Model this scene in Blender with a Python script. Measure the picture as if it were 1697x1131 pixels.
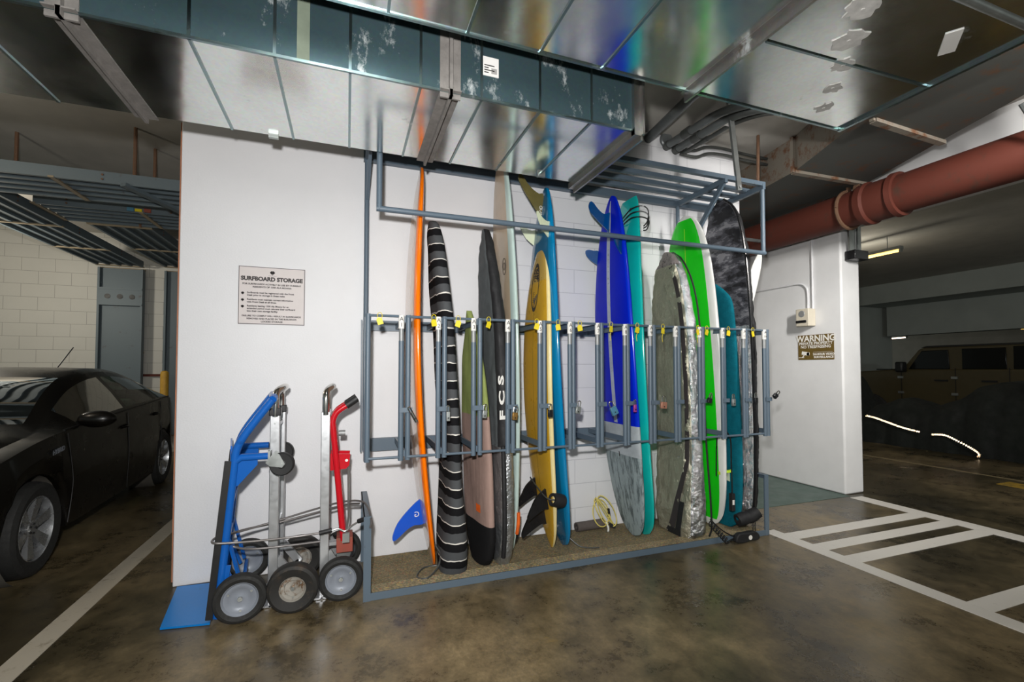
import bpy, bmesh, math, random
from mathutils import Vector, Matrix, noise as mnoise
random.seed(7)
PI=math.pi
for o in list(bpy.data.objects): bpy.data.objects.remove(o)
SC=bpy.context.scene; COL=SC.collection
V=Vector
# ---------------------------------------------------------------- camera, light, exposure
CAM_Y,CAM_Z=-3.4766,1.38
YAW=math.atan(273.5/754.0); PITCH=math.radians(1.69)
fw=V((math.sin(YAW)*math.cos(PITCH),math.cos(YAW)*math.cos(PITCH),math.sin(PITCH)))
rt=V((math.cos(YAW),-math.sin(YAW),0)); up=rt.cross(fw)
cd=bpy.data.cameras.new('camera'); cam=bpy.data.objects.new('camera',cd); COL.objects.link(cam)
cd.lens=754.0/1697*36; cd.sensor_width=36; cd.shift_y=24.5/1697; cd.clip_end=200
mw=Matrix((rt,up,-fw)).transposed().to_4x4(); mw.translation=V((0,CAM_Y,CAM_Z)); cam.matrix_world=mw
SC.camera=cam
vs=SC.view_settings; vs.view_transform='Standard'; vs.look='None'; vs.gamma=1; vs.use_curve_mapping=False; vs.exposure=0.0
wd=bpy.data.worlds.new('garage_air'); SC.world=wd; wd.use_nodes=True
wd.node_tree.nodes['Background'].inputs[0].default_value=(.80,.90,.84,1); wd.node_tree.nodes['Background'].inputs[1].default_value=.27
def area(name,loc,target,size,energy,col=(1,1,1),sy=None):
    l=bpy.data.lights.new(name,'AREA'); l.energy=energy; l.color=col; l.size=size
    if sy: l.shape='RECTANGLE'; l.size_y=sy
    else: l.shape='DISK'
    o=bpy.data.objects.new(name,l); COL.objects.link(o); o.location=loc
    o.rotation_euler=(V(target)-V(loc)).to_track_quat('-Z','Y').to_euler(); return o
# the photographer's flash, just above and left of the camera
area('camera_flash',(-.10,CAM_Y-.02,CAM_Z+.30),(1.1,0,1.62),.10,104,(1,.985,.97))
# the garage's ceiling tubes, plus unseen fill lamps added on the right
def lamp(name,loc,energy,col,r=.12):
    l=bpy.data.lights.new(name,'POINT'); l.energy=energy; l.color=col; l.shadow_soft_size=r
    o=bpy.data.objects.new(name,l); COL.objects.link(o); o.location=loc; return o
lamp('ceiling_tube_light',(-3.2,.2,2.86),26,(1,.93,.80))
lamp('ceiling_tube_light_rear',(-4.3,3.4,2.6),75,(1,.93,.80))
lamp('ceiling_tube_light_aisle',(8.4,1.9,3.1),18,(1,.95,.8))
lamp('added_fill_light_far_aisle',(11.0,-4.2,2.9),75,(.96,1,.96))  # unseen fill, added to brighten the far beams
lamp('ceiling_tube_light_stalls',(20.2,8.1,2.45),7,(1,.86,.66))
area('added_fill_light_right',(3.2,-2.9,3.40),(5.15,.7,1.75),.15,80,(1,.97,.93),1.3).data.spread=math.radians(95)  # unseen fill, added and aimed to brighten the pillar wall
area('ceiling_tube_light_drive',(1.5,-5.6,3.3),(1.5,-5.6,0),.15,50,(1,.86,.66),2.4)

# ---------------------------------------------------------------- materials
def L(c): # sRGB 0..255 -> linear
    f=lambda v:(v/255/12.92) if v/255<=.04045 else ((v/255+.055)/1.055)**2.4
    return (f(c[0]),f(c[1]),f(c[2]),1)
class NT:
    def __init__(s,name):
        s.m=bpy.data.materials.new(name); s.m.use_nodes=True; s.t=s.m.node_tree; s.b=s.t.nodes['Principled BSDF']; s._c=None
    def n(s,typ,**k):
        x=s.t.nodes.new(typ)
        for a,b in k.items():
            if a.startswith('i_'): x.inputs[int(a[2:])].default_value=b
            else: setattr(x,a,b)
        return x
    def l(s,a,b): s.t.links.new(a,b)
    def co(s):
        if not s._c: s._c=s.n('ShaderNodeTexCoord').outputs['Object']
        return s._c
    def uv(s): return s.n('ShaderNodeUVMap',uv_map='along').outputs[0]
    def noise(s,scale,detail=4,rough=.6,vec=None,st=None):
        x=s.n('ShaderNodeTexNoise'); x.inputs['Scale'].default_value=scale; x.inputs['Detail'].default_value=detail; x.inputs['Roughness'].default_value=rough
        v=vec or s.co()
        if st:
            mp=s.n('ShaderNodeMapping'); mp.inputs['Scale'].default_value=st; s.l(v,mp.inputs[0]); v=mp.outputs[0]
        s.l(v,x.inputs['Vector']); return x.outputs['Fac']
    def ramp(s,fac,stops,const=False):
        x=s.n('ShaderNodeValToRGB'); e=x.color_ramp.elements
        if const: x.color_ramp.interpolation='CONSTANT'
        while len(e)<len(stops): e.new(.5)
        for q,(p,c) in zip(e,stops): q.position=p; q.color=c if len(c)==4 else (*c,1)
        s.l(fac,x.inputs[0]); return x.outputs[0]
    def mix(s,fac,a,b,mode='MIX'):
        x=s.n('ShaderNodeMix',data_type='RGBA',blend_type=mode)
        for v,i in ((fac,0),(a,6),(b,7)):
            if hasattr(v,'is_linked'): s.l(v,x.inputs[i])
            else: x.inputs[i].default_value=v
        return x.outputs[2]
    def bump(s,h,strength=.2,dist=.01):
        x=s.n('ShaderNodeBump'); x.inputs['Strength'].default_value=strength; x.inputs['Distance'].default_value=dist
        s.l(h,x.inputs['Height']); s.l(x.outputs[0],s.b.inputs['Normal']); return x
    def set(s,**k):
        for a,v in k.items():
            i=s.b.inputs[{'col':'Base Color','rough':'Roughness','metal':'Metallic','coat':'Coat Weight','spec':'Specular IOR Level','alpha':'Alpha','trans':'Transmission Weight'}[a]]
            if hasattr(v,'is_linked'): s.l(v,i)
            else: i.default_value=v
        return s
g=lambda v:(v,v,v,1)
def mat(name,c,rough=.5,metal=0,var=.12,vs=9,bump=0,bs=60,coat=0,spec=.5):
    t=NT(name); c=L(c)
    if var:
        d=tuple(x*(1-var*1.6) for x in c[:3])+(1,); e=tuple(min(1,x*(1+var)) for x in c[:3])+(1,)
        t.set(col=t.ramp(t.noise(vs),[(.3,d),(.7,e)]))
        t.set(rough=t.ramp(t.noise(vs*2.3),[(.3,g(max(.03,rough*.85))),(.7,g(min(1,rough*1.15)))]))
    else: t.set(col=c,rough=rough)
    t.set(metal=metal,coat=coat,spec=spec)
    if bump: t.bump(t.noise(bs,2),bump,.004)
    return t.m
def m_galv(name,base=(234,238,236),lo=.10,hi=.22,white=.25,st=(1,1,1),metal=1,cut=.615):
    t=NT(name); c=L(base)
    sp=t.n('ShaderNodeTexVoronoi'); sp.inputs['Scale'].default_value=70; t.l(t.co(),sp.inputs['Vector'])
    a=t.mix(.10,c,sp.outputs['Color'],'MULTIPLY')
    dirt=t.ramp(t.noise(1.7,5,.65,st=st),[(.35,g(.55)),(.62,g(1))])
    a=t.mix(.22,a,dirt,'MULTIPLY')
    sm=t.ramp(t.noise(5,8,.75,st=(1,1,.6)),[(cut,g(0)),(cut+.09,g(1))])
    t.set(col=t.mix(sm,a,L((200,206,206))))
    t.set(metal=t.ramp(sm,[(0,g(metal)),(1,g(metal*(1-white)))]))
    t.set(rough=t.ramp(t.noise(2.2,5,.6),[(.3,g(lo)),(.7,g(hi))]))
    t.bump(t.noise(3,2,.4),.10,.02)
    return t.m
def m_floor():
    t=NT('polished_concrete_floor')
    n1=t.noise(.42,7,.6); n2=t.noise(2.1,12,.78); n3=t.noise(14,8,.75,st=(1,.55,1)); n4=t.noise(60,3,.6)
    a=t.ramp(n1,[(.36,L((42,38,27))),(.47,L((72,64,45))),(.60,L((122,107,79)))])
    b=t.ramp(n2,[(.38,g(.2)),(.46,g(.66)),(.54,g(1.0)),(.66,g(1.55))])
    c=t.mix(.85,a,b,'MULTIPLY'); c=t.mix(.55,c,t.ramp(n3,[(.34,g(.45)),(.5,g(1)),(.68,g(1.3))]),'MULTIPLY'); c=t.mix(.25,c,t.ramp(n4,[(.3,g(.5)),(.7,g(1.2))]),'MULTIPLY')
    ws=t.ramp(t.noise(5,14,.85,st=(1,.3,1)),[(.63,g(0)),(.70,g(.6))]); c=t.mix(ws,c,L((186,172,146)))
    ye=t.ramp(t.noise(1.1,8,.8,st=(1,1.8,1)),[(.63,g(0)),(.70,g(.5))]); c=t.mix(ye,c,L((140,112,44)))
    t.set(col=c,rough=t.ramp(n2,[(.35,g(.22)),(.55,g(.34)),(.72,g(.5))]),spec=.45)
    t.bump(n3,.05,.01); return t.m
def m_block(name,col,joint,smooth_until=None,rough=.55):
    t=NT(name); s=t.n('ShaderNodeSeparateXYZ'); t.l(t.co(),s.inputs[0])
    cb=t.n('ShaderNodeCombineXYZ'); t.l(s.outputs[0],cb.inputs[0]); t.l(s.outputs[2],cb.inputs[1])
    br=t.n('ShaderNodeTexBrick'); t.l(cb.outputs[0],br.inputs['Vector'])
    br.inputs['Scale'].default_value=1; br.inputs['Mortar Size'].default_value=.0035; br.inputs['Mortar Smooth'].default_value=.3
    br.inputs['Brick Width'].default_value=.4064; br.inputs['Row Height'].default_value=.2032; br.inputs['Color1'].default_value=L(col); br.inputs['Color2'].default_value=L(col); br.inputs['Mortar'].default_value=L(joint)
    fac=br.outputs['Fac']
    if smooth_until is not None:
        mm=t.n('ShaderNodeMath',operation='GREATER_THAN'); t.l(s.outputs[0],mm.inputs[0]); mm.inputs[1].default_value=smooth_until
        mu=t.n('ShaderNodeMath',operation='MULTIPLY'); t.l(mm.outputs[0],mu.inputs[0]); t.l(fac,mu.inputs[1]); fac=mu.outputs[0]
    base=t.ramp(t.noise(1.3,5,.6),[(.3,tuple(x*.93 for x in L(col)[:3])),(.7,L(col))])
    t.set(col=t.mix(fac,base,L(joint)),rough=rough)
    iv=t.n('ShaderNodeMath',operation='MULTIPLY_ADD'); t.l(fac,iv.inputs[0]); iv.inputs[1].default_value=-1; t.l(t.noise(90,2),iv.inputs[2])
    t.bump(iv.outputs[0],.25,.003); return t.m
def m_carpet():
    t=NT('ribbed_carpet'); ck=t.n('ShaderNodeTexVoronoi'); ck.inputs['Scale'].default_value=115; t.l(t.co(),ck.inputs['Vector'])
    s=t.n('ShaderNodeSeparateColor'); t.l(ck.outputs['Color'],s.inputs[0])
    c=t.ramp(s.outputs[0],[(0,L((82,80,62))),(.30,L((126,116,88))),(.55,L((64,84,66))),(.72,L((140,124,96))),(.86,L((126,72,50))),(.94,L((160,142,70)))],True)
    t.set(col=t.mix(.45,c,t.ramp(t.noise(2.5,6,.7),[(.3,L((112,100,80))),(.7,L((170,154,128)))])),rough=.95,spec=.1)
    t.bump(ck.outputs['Distance'],.7,.004); return t.m
def m_crinkle(name,col,rough=.22,sc=9,st=.9,metal=1,dist=.05):
    t=NT(name); c=L(col)
    t.set(col=t.ramp(t.noise(4,4),[(.3,tuple(x*.72 for x in c[:3])),(.7,c)]),rough=rough,metal=metal)
    n=t.noise(sc,6,.62); n2=t.noise(sc*4,5,.65,st=(1,1,.5)); ad=t.n('ShaderNodeMath',operation='MULTIPLY_ADD'); t.l(n2,ad.inputs[0]); ad.inputs[1].default_value=.42; t.l(n,ad.inputs[2])
    t.bump(ad.outputs[0],st,dist); return t.m
def m_camo():
    t=NT('dark_camouflage_fabric'); n=t.noise(8,3,.6,st=(.6,.6,1.5))
    t.set(col=t.ramp(n,[(0,L((28,28,32))),(.42,L((60,60,66))),(.50,L((96,96,102))),(.57,L((134,134,138)))],True),rough=.6)
    t.bump(t.noise(20,4),.5,.012); return t.m
def m_emit(name,col,s):
    t=NT(name); t.set(col=L(col)); t.b.inputs['Emission Color'].default_value=L(col); t.b.inputs['Emission Strength'].default_value=s; return t.m
def m_stripes(): # knitted sock bands along the length (uv v = metres)
    t=NT('striped_knit_sock'); s=t.n('ShaderNodeSeparateXYZ'); t.l(t.uv(),s.inputs[0])
    w=t.noise(9,2); mu=t.n('ShaderNodeMath',operation='MULTIPLY_ADD'); t.l(w,mu.inputs[0]); mu.inputs[1].default_value=.035; t.l(s.outputs[1],mu.inputs[2])
    dv=t.n('ShaderNodeMath',operation='DIVIDE'); t.l(mu.outputs[0],dv.inputs[0]); dv.inputs[1].default_value=.117
    fr=t.n('ShaderNodeMath',operation='FRACT'); t.l(dv.outputs[0],fr.inputs[0])
    t.set(col=t.ramp(fr.outputs[0],[(0,L((78,80,82))),(.50,L((22,22,24))),(.935,L((226,222,214)))],True),rough=.9,spec=.15)
    t.bump(t.noise(160,2),.4,.003); return t.m
def m_bands(name,stops,rough=.85): # hard bands along uv v (metres); stops: (v, colour)
    t=NT(name); s=t.n('ShaderNodeSeparateXYZ'); t.l(t.uv(),s.inputs[0])
    mr=t.n('ShaderNodeMath',operation='DIVIDE'); t.l(s.outputs[1],mr.inputs[0]); mr.inputs[1].default_value=3.2
    c=t.ramp(mr.outputs[0],[(v/3.2,L(k)) for v,k in stops],True)
    t.set(col=t.mix(.3,c,t.ramp(t.noise(14,5),[(.3,g(.6)),(.7,g(1.1))]),'MULTIPLY'),rough=rough,spec=.2)
    t.bump(t.noise(11,3,st=(1,1,.15)),.35,.02); return t.m
def m_wear(name,col,dark,rough=.35,metal=0,sc=6,cut=.58,st=None):
    t=NT(name); f=t.ramp(t.noise(sc,8,.72,st=st),[(cut,g(0)),(cut+.12,g(1))])
    t.set(col=t.mix(f,L(col),L(dark)),rough=rough,metal=metal); t.bump(t.noise(40,4),.12,.004); return t.m
def m_gloss(name,col,rough=.12,var=.05,coat=.6):
    return mat(name,col,rough,0,var,4,coat=coat)
def m_glass(name,tint=(40,60,52),mixf=.75):
    t=NT(name); tr=t.n('ShaderNodeBsdfTransparent'); tr.inputs[0].default_value=L(tint)
    gl=t.n('ShaderNodeBsdfGlossy'); gl.inputs['Roughness'].default_value=.03
    fr=t.n('ShaderNodeFresnel'); fr.inputs[0].default_value=1.5; ad=t.n('ShaderNodeMath',operation='ADD'); t.l(fr.outputs[0],ad.inputs[0]); ad.inputs[1].default_value=.03
    mx=t.n('ShaderNodeMixShader'); t.l(ad.outputs[0],mx.inputs[0]); t.l(tr.outputs[0],mx.inputs[1]); t.l(gl.outputs[0],mx.inputs[2])
    t.l(mx.outputs[0],t.t.nodes['Material Output'].inputs[0]); return t.m
MT={}
MT['floor']=m_floor(); MT['wall']=m_block('painted_white_wall',(226,226,228),(196,196,200),1.12)
MT['block']=m_block('painted_block_wall',(196,194,186),(150,148,142)); MT['plain']=mat('painted_white_concrete',(222,222,222),.6,0,.03,3,.08,60)
MT['beam']=mat('painted_beam_concrete',(168,174,170),.7,0,.05,2,.1); MT['slab']=mat('ceiling_concrete',(178,174,166),.8,0,.07,2.5,.15,20)
MT['edge']=mat('rust_stained_plaster_edge',(168,112,84),.8); MT['greenpaint']=mat('green_floor_paint',(58,84,74),.35,0,.14,3)
MT['line']=m_wear('white_road_paint',(214,210,202),(158,150,136),.5,0,14,.62); MT['oldline']=m_wear('worn_white_paint',(176,168,152),(136,126,108),.55,0,9,.56)
MT['yline']=m_wear('worn_yellow_paint',(172,138,46),(90,80,54),.6,0,11,.5); MT['thinline']=mat('faded_tan_paint',(132,118,88),.6)
MT['galv']=m_galv('galvanised_sheet'); MT['galvside']=m_galv('galvanised_sheet_side',(150,170,172),.22,.4,.5,(.3,.3,.3))
MT['galvfront']=m_galv('weathered_front_painted_reflection',(74,96,102),.38,.5,.45,(1,1,.35),.55,.57); MT['galvfront'].node_tree.nodes['Principled BSDF'].inputs['Specular IOR Level'].default_value=.3  # teal base paints in the dark garage's reflection; pale smudges are weathering
MT['flange']=m_galv('galvanised_flange',(182,180,176),.3,.5,.5); MT['sealant']=mat('grey_duct_sealant',(122,118,114),.7,0,.14,18,.4,40)
MT['patchgrey']=mat('pale_grey_sealant',(196,194,190),.8,0,.14,18); MT['tape']=mat('old_green_tape',(118,128,112),.6); MT['paper']=mat('white_paper',(232,230,226),.7,0,.03); MT['ink']=mat('dark_ink',(58,54,52),.7,0,0)
MT['rack']=m_wear('blue_grey_rack_paint',(88,103,116),(70,80,88),.42,0,12,.62); MT['bare']=mat('bare_grey_steel',(150,152,152),.45,.3)
MT['carpet']=m_carpet(); MT['rust']=m_wear('rusty_duct_steel',(86,88,84),(112,78,52),.7,.1,5,.54); MT['rustside']=m_wear('rusty_duct_side',(138,130,118),(120,82,56),.7,0,9,.5)
MT['redpipe']=m_wear('red_oxide_pipe',(84,34,20),(66,40,28),.75,0,5,.55); MT['rustrod']=mat('rusty_steel_rod',(104,76,56),.8)
MT['greytube']=mat('grey_conduit',(98,102,102),.4,.2); MT['darktube']=mat('dark_grey_conduit',(74,76,74),.4,.2); MT['steel']=mat('zinc_steel',(170,174,172),.35,.8)
MT['tray']=m_wear('blue_grey_tray_steel',(94,106,112),(76,68,58),.55,.1,6,.62); MT['tan']=mat('tan_tray_trim',(142,128,104),.7)
MT['black']=mat('black_rubber',(30,30,31),.55,0,.1); MT['blackfab']=mat('black_nylon_fabric',(26,26,28),.7,0,.12,12,.5,25); MT['blackgl']=mat('black_plastic',(24,24,26),.3)
MT['chrome']=mat('polished_steel_tube',(214,212,208),.16,1,.02); MT['alu']=mat('brushed_aluminium',(196,198,200),.36,.75,.05,14)
MT['blue']=m_wear('blue_truck_paint',(20,92,176),(16,72,140),.25,0,7,.62); MT['blueplate']=m_wear('scuffed_blue_plate',(6,118,196),(50,104,140),.35,0,9,.62)
MT['red']=m_gloss('red_truck_paint',(196,18,34),.22); MT['rusthub']=m_wear('rusty_wheel_hub',(170,166,158),(120,92,66),.4,.5,22,.5); MT['hub']=mat('grey_wheel_hub',(132,138,148),.4,.1,.05)
MT['rusted']=m_wear('rusted_bracket',(150,70,56),(120,80,60),.6,0,12,.5); MT['cable']=mat('coated_steel_cable',(104,100,98),.4,.3)
MT['brass']=mat('brass_lock',(164,126,70),.35,.8); MT['copper']=mat('copper_lock',(188,134,112),.35,.5); MT['bluelock']=mat('blue_lock',(86,140,168),.35,.3); MT['pinklock']=mat('purple_lock',(150,54,130),.35)
MT['yellow']=mat('yellow_tag_plastic',(228,206,30),.5,0,.05); MT['bollard']=mat('yellow_bollard_paint',(204,156,50),.5)
MT['orange']=m_gloss('orange_resin',(255,120,0),.12,.05,.3); MT['peach']=m_gloss('clear_peach_bottom',(206,166,136),.2); MT['bluefin']=m_gloss('blue_fin',(16,84,204),.2)
MT['wood']=mat('wood_grain_board',(190,170,144),.35,0,.12,3,coat=.3); MT['celadon']=m_gloss('pale_celadon_rail',(186,206,200),.2)
MT['byel']=m_gloss('mustard_yellow_bottom',(206,160,42),.3,.08,.3); MT['cream']=m_gloss('cream_rail',(236,218,158),.2); MT['byel2']=m_gloss('yellow_board_nose',(196,160,78),.3)
MT['bblue']=m_gloss('bright_blue_resin',(0,124,176),.12); MT['bdblue']=m_gloss('deep_teal_blue_bottom',(4,98,140),.15); MT['olive']=mat('olive_fin',(104,96,56),.25,coat=.4); MT['ivory']=m_gloss('ivory_fin',(214,222,190),.25)
MT['royal']=mat('royal_blue_resin',(4,30,190),.4,0,.05,4,spec=.15); MT['royalrail']=m_gloss('royal_blue_rail',(6,46,206),.16,.05,.3); MT['stripe']=mat('pale_grey_stripe',(176,184,196),.3); MT['tealfin']=m_gloss('dark_blue_fin',(0,72,134),.2)
MT['greytail']=m_wear('waxed_grey_tail',(150,164,166),(86,98,100),.6,0,26,.47,(1,1,.13)); MT['palegrey']=mat('pale_grey_band',(176,184,188),.35)
MT['teal']=m_gloss('turquoise_resin',(14,184,176),.14); MT['green']=m_gloss('lime_green_resin',(16,212,16),.2,.03,.4); MT['whitebd']=m_gloss('white_rail',(226,226,222),.2)
MT['lime']=mat('lime_fin',(184,220,40),.4); MT['tealsock']=mat('teal_towel_sock',(14,100,116),.95,0,.12,20,.7,120,spec=.1)
MT['silver']=m_crinkle('crinkled_silver_foil',(240,242,244),.2,12,1,1,.03); MT['tansilver']=m_crinkle('dull_tan_silver_fabric',(206,200,178),.32,4,.95,.7); MT['silverfab']=m_crinkle('soft_silver_fabric',(214,218,222),.32,7,.8,.9,.03)
MT['camo']=m_camo(); MT['pinkcamo']=m_wear('grey_pink_lizard_print',(150,140,138),(64,58,58),.5,.2,26,.5); MT['stripes']=m_stripes()
MT['sock3']=m_bands('green_mauve_black_sock',[(0,(24,24,25)),(.28,(160,134,124)),(1.02,(140,152,88))]); MT['bag4']=mat('charcoal_grey_fabric',(88,93,95),.8,0,.12,8,.4,20)
MT['matroll']=mat('grey_foam_mat',(92,84,80),.85); MT['cord']=mat('yellow_cord',(216,200,110),.5); MT['white']=mat('white_ink',(232,230,224),.6,0,0)
MT['signbg']=mat('pale_pinkish_grey_sign',(208,200,198),.5,0,.02); MT['signbd']=mat('grey_sign_border',(110,104,104),.5,0,0); MT['bronze']=mat('bronze_brown_sign',(104,84,36),.45,0,.05)
MT['signink']=mat('charcoal_lettering',(62,56,56),.6,0,0); MT['ivorybox']=mat('ivory_plastic',(206,198,180),.45,0,.03); MT['conduit']=mat('white_painted_conduit',(220,220,222),.45,0,.02)
MT['carpaint']=mat('black_car_paint',(12,10,8),.3,0,.02,3,coat=.15,spec=.35); MT['tire']=mat('tyre_rubber',(34,34,33),.75,0,.1,20,.2); MT['rim']=mat('silver_alloy',(190,192,194),.28,.8); MT['carglass']=m_glass('tinted_car_glass',(156,180,164)); MT['seat']=mat('pale_green_grey_seat',(160,176,156),.9)
MT['trimdk']=mat('dark_trim',(20,20,20),.5); MT['liner']=mat('dusty_arch_liner',(92,88,80),.9); MT['jeep']=mat('khaki_car_paint',(70,62,40),.4,0,.05); MT['jglass']=mat('dark_tinted_window',(8,10,9),.2,0,0,spec=.3)
MT['cover']=mat('dark_green_cover_cloth',(17,22,18),.9,0,.3,3,.6,7); MT['reflect']=mat('pale_reflective_tape',(250,240,226),.09,1,0); MT['tubewarm']=m_emit('warm_tube_glow',(255,196,96),5); MT['tubewhite']=m_emit('white_tube_glow',(255,226,206),5)
MT['orangestrap']=mat('orange_webbing',(240,106,30),.7); MT['lizard']=mat('dark_strip',(54,48,48),.8)

# ---------------------------------------------------------------- mesh builder
def axis_mat(d):
    d=V(d).normalized(); return d.to_track_quat('Z','Y').to_matrix().to_4x4()
class MB:
    def __init__(s): s.v=[]; s.f=[]; s.mi=[]; s.uv={}
    def add(s,vs,fs,mi=0):
        o=len(s.v); s.v+= [V(p) for p in vs]; s.f+=[[o+i for i in f] for f in fs]; s.mi+=[mi]*len(fs); return s
    def box(s,a,b,mi=0,rot=None,c=None):
        a,b=V(a),V(b); p=[V((x,y,z)) for z in (a.z,b.z) for y in (a.y,b.y) for x in (a.x,b.x)]
        if rot is not None:
            c=V(c) if c is not None else (a+b)/2; p=[c+rot@(q-c) for q in p]
        return s.add(p,[(0,2,3,1),(4,5,7,6),(0,1,5,4),(2,6,7,3),(0,4,6,2),(1,3,7,5)],mi)
    def bar(s,p,q,w,h,mi=0,upv=(0,0,1)):  # rectangular bar from p to q
        p,q=V(p),V(q); d=(q-p).normalized(); u=V(upv)
        if abs(d.dot(u))>.98: u=V((0,1,0))
        r=d.cross(u).normalized(); u=r.cross(d)
        vs=[e+r*(w/2*i)+u*(h/2*j) for e in (p,q) for i,j in ((-1,-1),(1,-1),(1,1),(-1,1))]
        return s.add(vs,[(3,2,1,0),(4,5,6,7),(0,1,5,4),(1,2,6,5),(2,3,7,6),(3,0,4,7)],mi)
    def tube(s,path,r,seg=10,mi=0,closed=False,caps=True,rs=None):
        P=[V(p) for p in path]; n=len(P); o=len(s.v); prev=None; rings=[]
        for i,p in enumerate(P):
            a=P[(i-1)%n] if (closed or i>0) else p; b=P[(i+1)%n] if (closed or i<n-1) else p
            t=(b-a).normalized()
            if prev is None:
                u=V((0,0,1)) if abs(t.z)<.9 else V((1,0,0)); x=t.cross(u).normalized()
            else: x=(prev-t*prev.dot(t)).normalized()
            prev=x; y=t.cross(x); rr=rs[i] if rs else r
            rings.append([p+x*(rr*math.cos(k*2*PI/seg))+y*(rr*math.sin(k*2*PI/seg)) for k in range(seg)])
        vs=[q for R in rings for q in R]; fs=[]
        for i in range(n if closed else n-1):
            for k in range(seg):
                a=i*seg+k; b=i*seg+(k+1)%seg; c=((i+1)%n)*seg; fs.append((a,b,c+(k+1)%seg,c+k))
        if caps and not closed: fs+=[tuple(range(seg-1,-1,-1)),tuple((n-1)*seg+k for k in range(seg))]
        return s.add(vs,fs,mi)
    def cyl(s,p,q,r,seg=16,mi=0,r2=None): return s.tube([p,q],r,seg,mi,rs=[r,r2 if r2 is not None else r])
    def lathe(s,prof,origin,axis,seg=32,mi=0): # prof: (radius, along)
        M=axis_mat(axis); o=V(origin); vs=[]; fs=[]; n=len(prof)
        for r,a in prof:
            for k in range(seg): vs.append(o+M@V((r*math.cos(2*PI*k/seg),r*math.sin(2*PI*k/seg),a)))
        for i in range(n-1):
            for k in range(seg): fs.append((i*seg+k,i*seg+(k+1)%seg,(i+1)*seg+(k+1)%seg,(i+1)*seg+k))
        return s.add(vs,fs,mi)
    def prism(s,poly,origin,ux,uy,depth,mi=0): # polygon in (ux,uy) plane, extruded +-depth/2 along the normal
        ux,uy=V(ux),V(uy); nn=ux.cross(uy).normalized(); o=V(origin); n=len(poly)
        f=[o+ux*a+uy*b+nn*(depth/2) for a,b in poly]; k=[o+ux*a+uy*b-nn*(depth/2) for a,b in poly]
        return s.add(f+k,[tuple(range(n)),tuple(range(2*n-1,n-1,-1))]+[(i+n,(i+1)%n+n,(i+1)%n,i) for i in range(n)],mi)
    def sphere(s,c,r,mi=0,seg=16,rings=10):
        r=V(r) if hasattr(r,'__len__') else V((r,r,r)); c=V(c); vs=[]; fs=[]
        for i in range(rings+1):
            t=PI*i/rings
            for k in range(seg): vs.append(c+V((r.x*math.sin(t)*math.cos(2*PI*k/seg),r.y*math.sin(t)*math.sin(2*PI*k/seg),r.z*math.cos(t))))
        for i in range(rings):
            for k in range(seg): fs.append((i*seg+k,(i+1)*seg+k,(i+1)*seg+(k+1)%seg,i*seg+(k+1)%seg))
        return s.add(vs,fs,mi)
    def build(s,name,mats,parent=None,loc=None,smooth=True,bevel=0,label=None,sharp=38):
        if not isinstance(mats,(list,tuple)): mats=[mats]
        off=V((0,0,0)); q=parent
        while q is not None: off=off+V(q['org'] if 'org' in q else (0,0,0)); q=q.parent
        if loc is None and parent is None:
            xs=[v.x for v in s.v]; ys=[v.y for v in s.v]; zs=[v.z for v in s.v]; loc=((min(xs)+max(xs))/2,(min(ys)+max(ys))/2,min(zs))
        if parent is None: off=V(loc)
        me=bpy.data.meshes.new(name); me.from_pydata([tuple(v-off) for v in s.v],[],s.f)
        for m in mats: me.materials.append(MT[m])
        for p,i in zip(me.polygons,s.mi): p.material_index=i; p.use_smooth=smooth
        if s.uv:
            ul=me.uv_layers.new(name='along')
            for lp in me.loops: ul.data[lp.index].uv=s.uv.get(lp.vertex_index,(0,0))
        bm=bmesh.new(); bm.from_mesh(me); bmesh.ops.recalc_face_normals(bm,faces=bm.faces)
        if not s.uv: bmesh.ops.remove_doubles(bm,verts=bm.verts,dist=1e-5)
        bm.to_mesh(me); bm.free()
        if smooth: me.set_sharp_from_angle(angle=math.radians(sharp))
        o=bpy.data.objects.new(name,me); COL.objects.link(o)
        if parent is not None: o.parent=parent
        else: o.location=loc
        if bevel:
            b=o.modifiers.new('bevel','BEVEL'); b.width=bevel; b.segments=2; b.limit_method='ANGLE'; b.angle_limit=math.radians(40)
        if label: o['label']=label
        return o
def tag(o,label,cat,group=None,kind=None):
    if label: o['label']=label
    if cat: o['category']=cat
    if group: o['group']=group
    if kind: o['kind']=kind
    return o
def thing(name,loc,label,cat,group=None):
    o=bpy.data.objects.new(name,None); o.empty_display_size=.1; COL.objects.link(o); o.location=loc; o['org']=tuple(loc); return tag(o,label,cat,group)
def struct(o): o['kind']='structure'; return o
def copy_tree(o,delta,parent=None):
    c=o.copy(); COL.objects.link(c); c.parent=parent
    if parent is None:
        c.location=V(o.location)+V(delta)
    for ch in o.children: copy_tree(ch,(0,0,0),c)
    return c
def smoothpath(P,n=6,closed=False):
    P=[V(p) for p in P]; N=len(P); out=[]
    for i in range(N if closed else N-1):
        g_=lambda k:P[k%N] if closed else P[min(max(k,0),N-1)]
        a,b,c,d=g_(i-1),g_(i),g_(i+1),g_(i+2)
        for j in range(n):
            t=j/n; out.append(.5*((2*b)+(c-a)*t+(2*a-5*b+4*c-d)*t*t+(3*b-a-3*c+d)*t**3))
    if not closed: out.append(P[-1])
    return out
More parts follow.
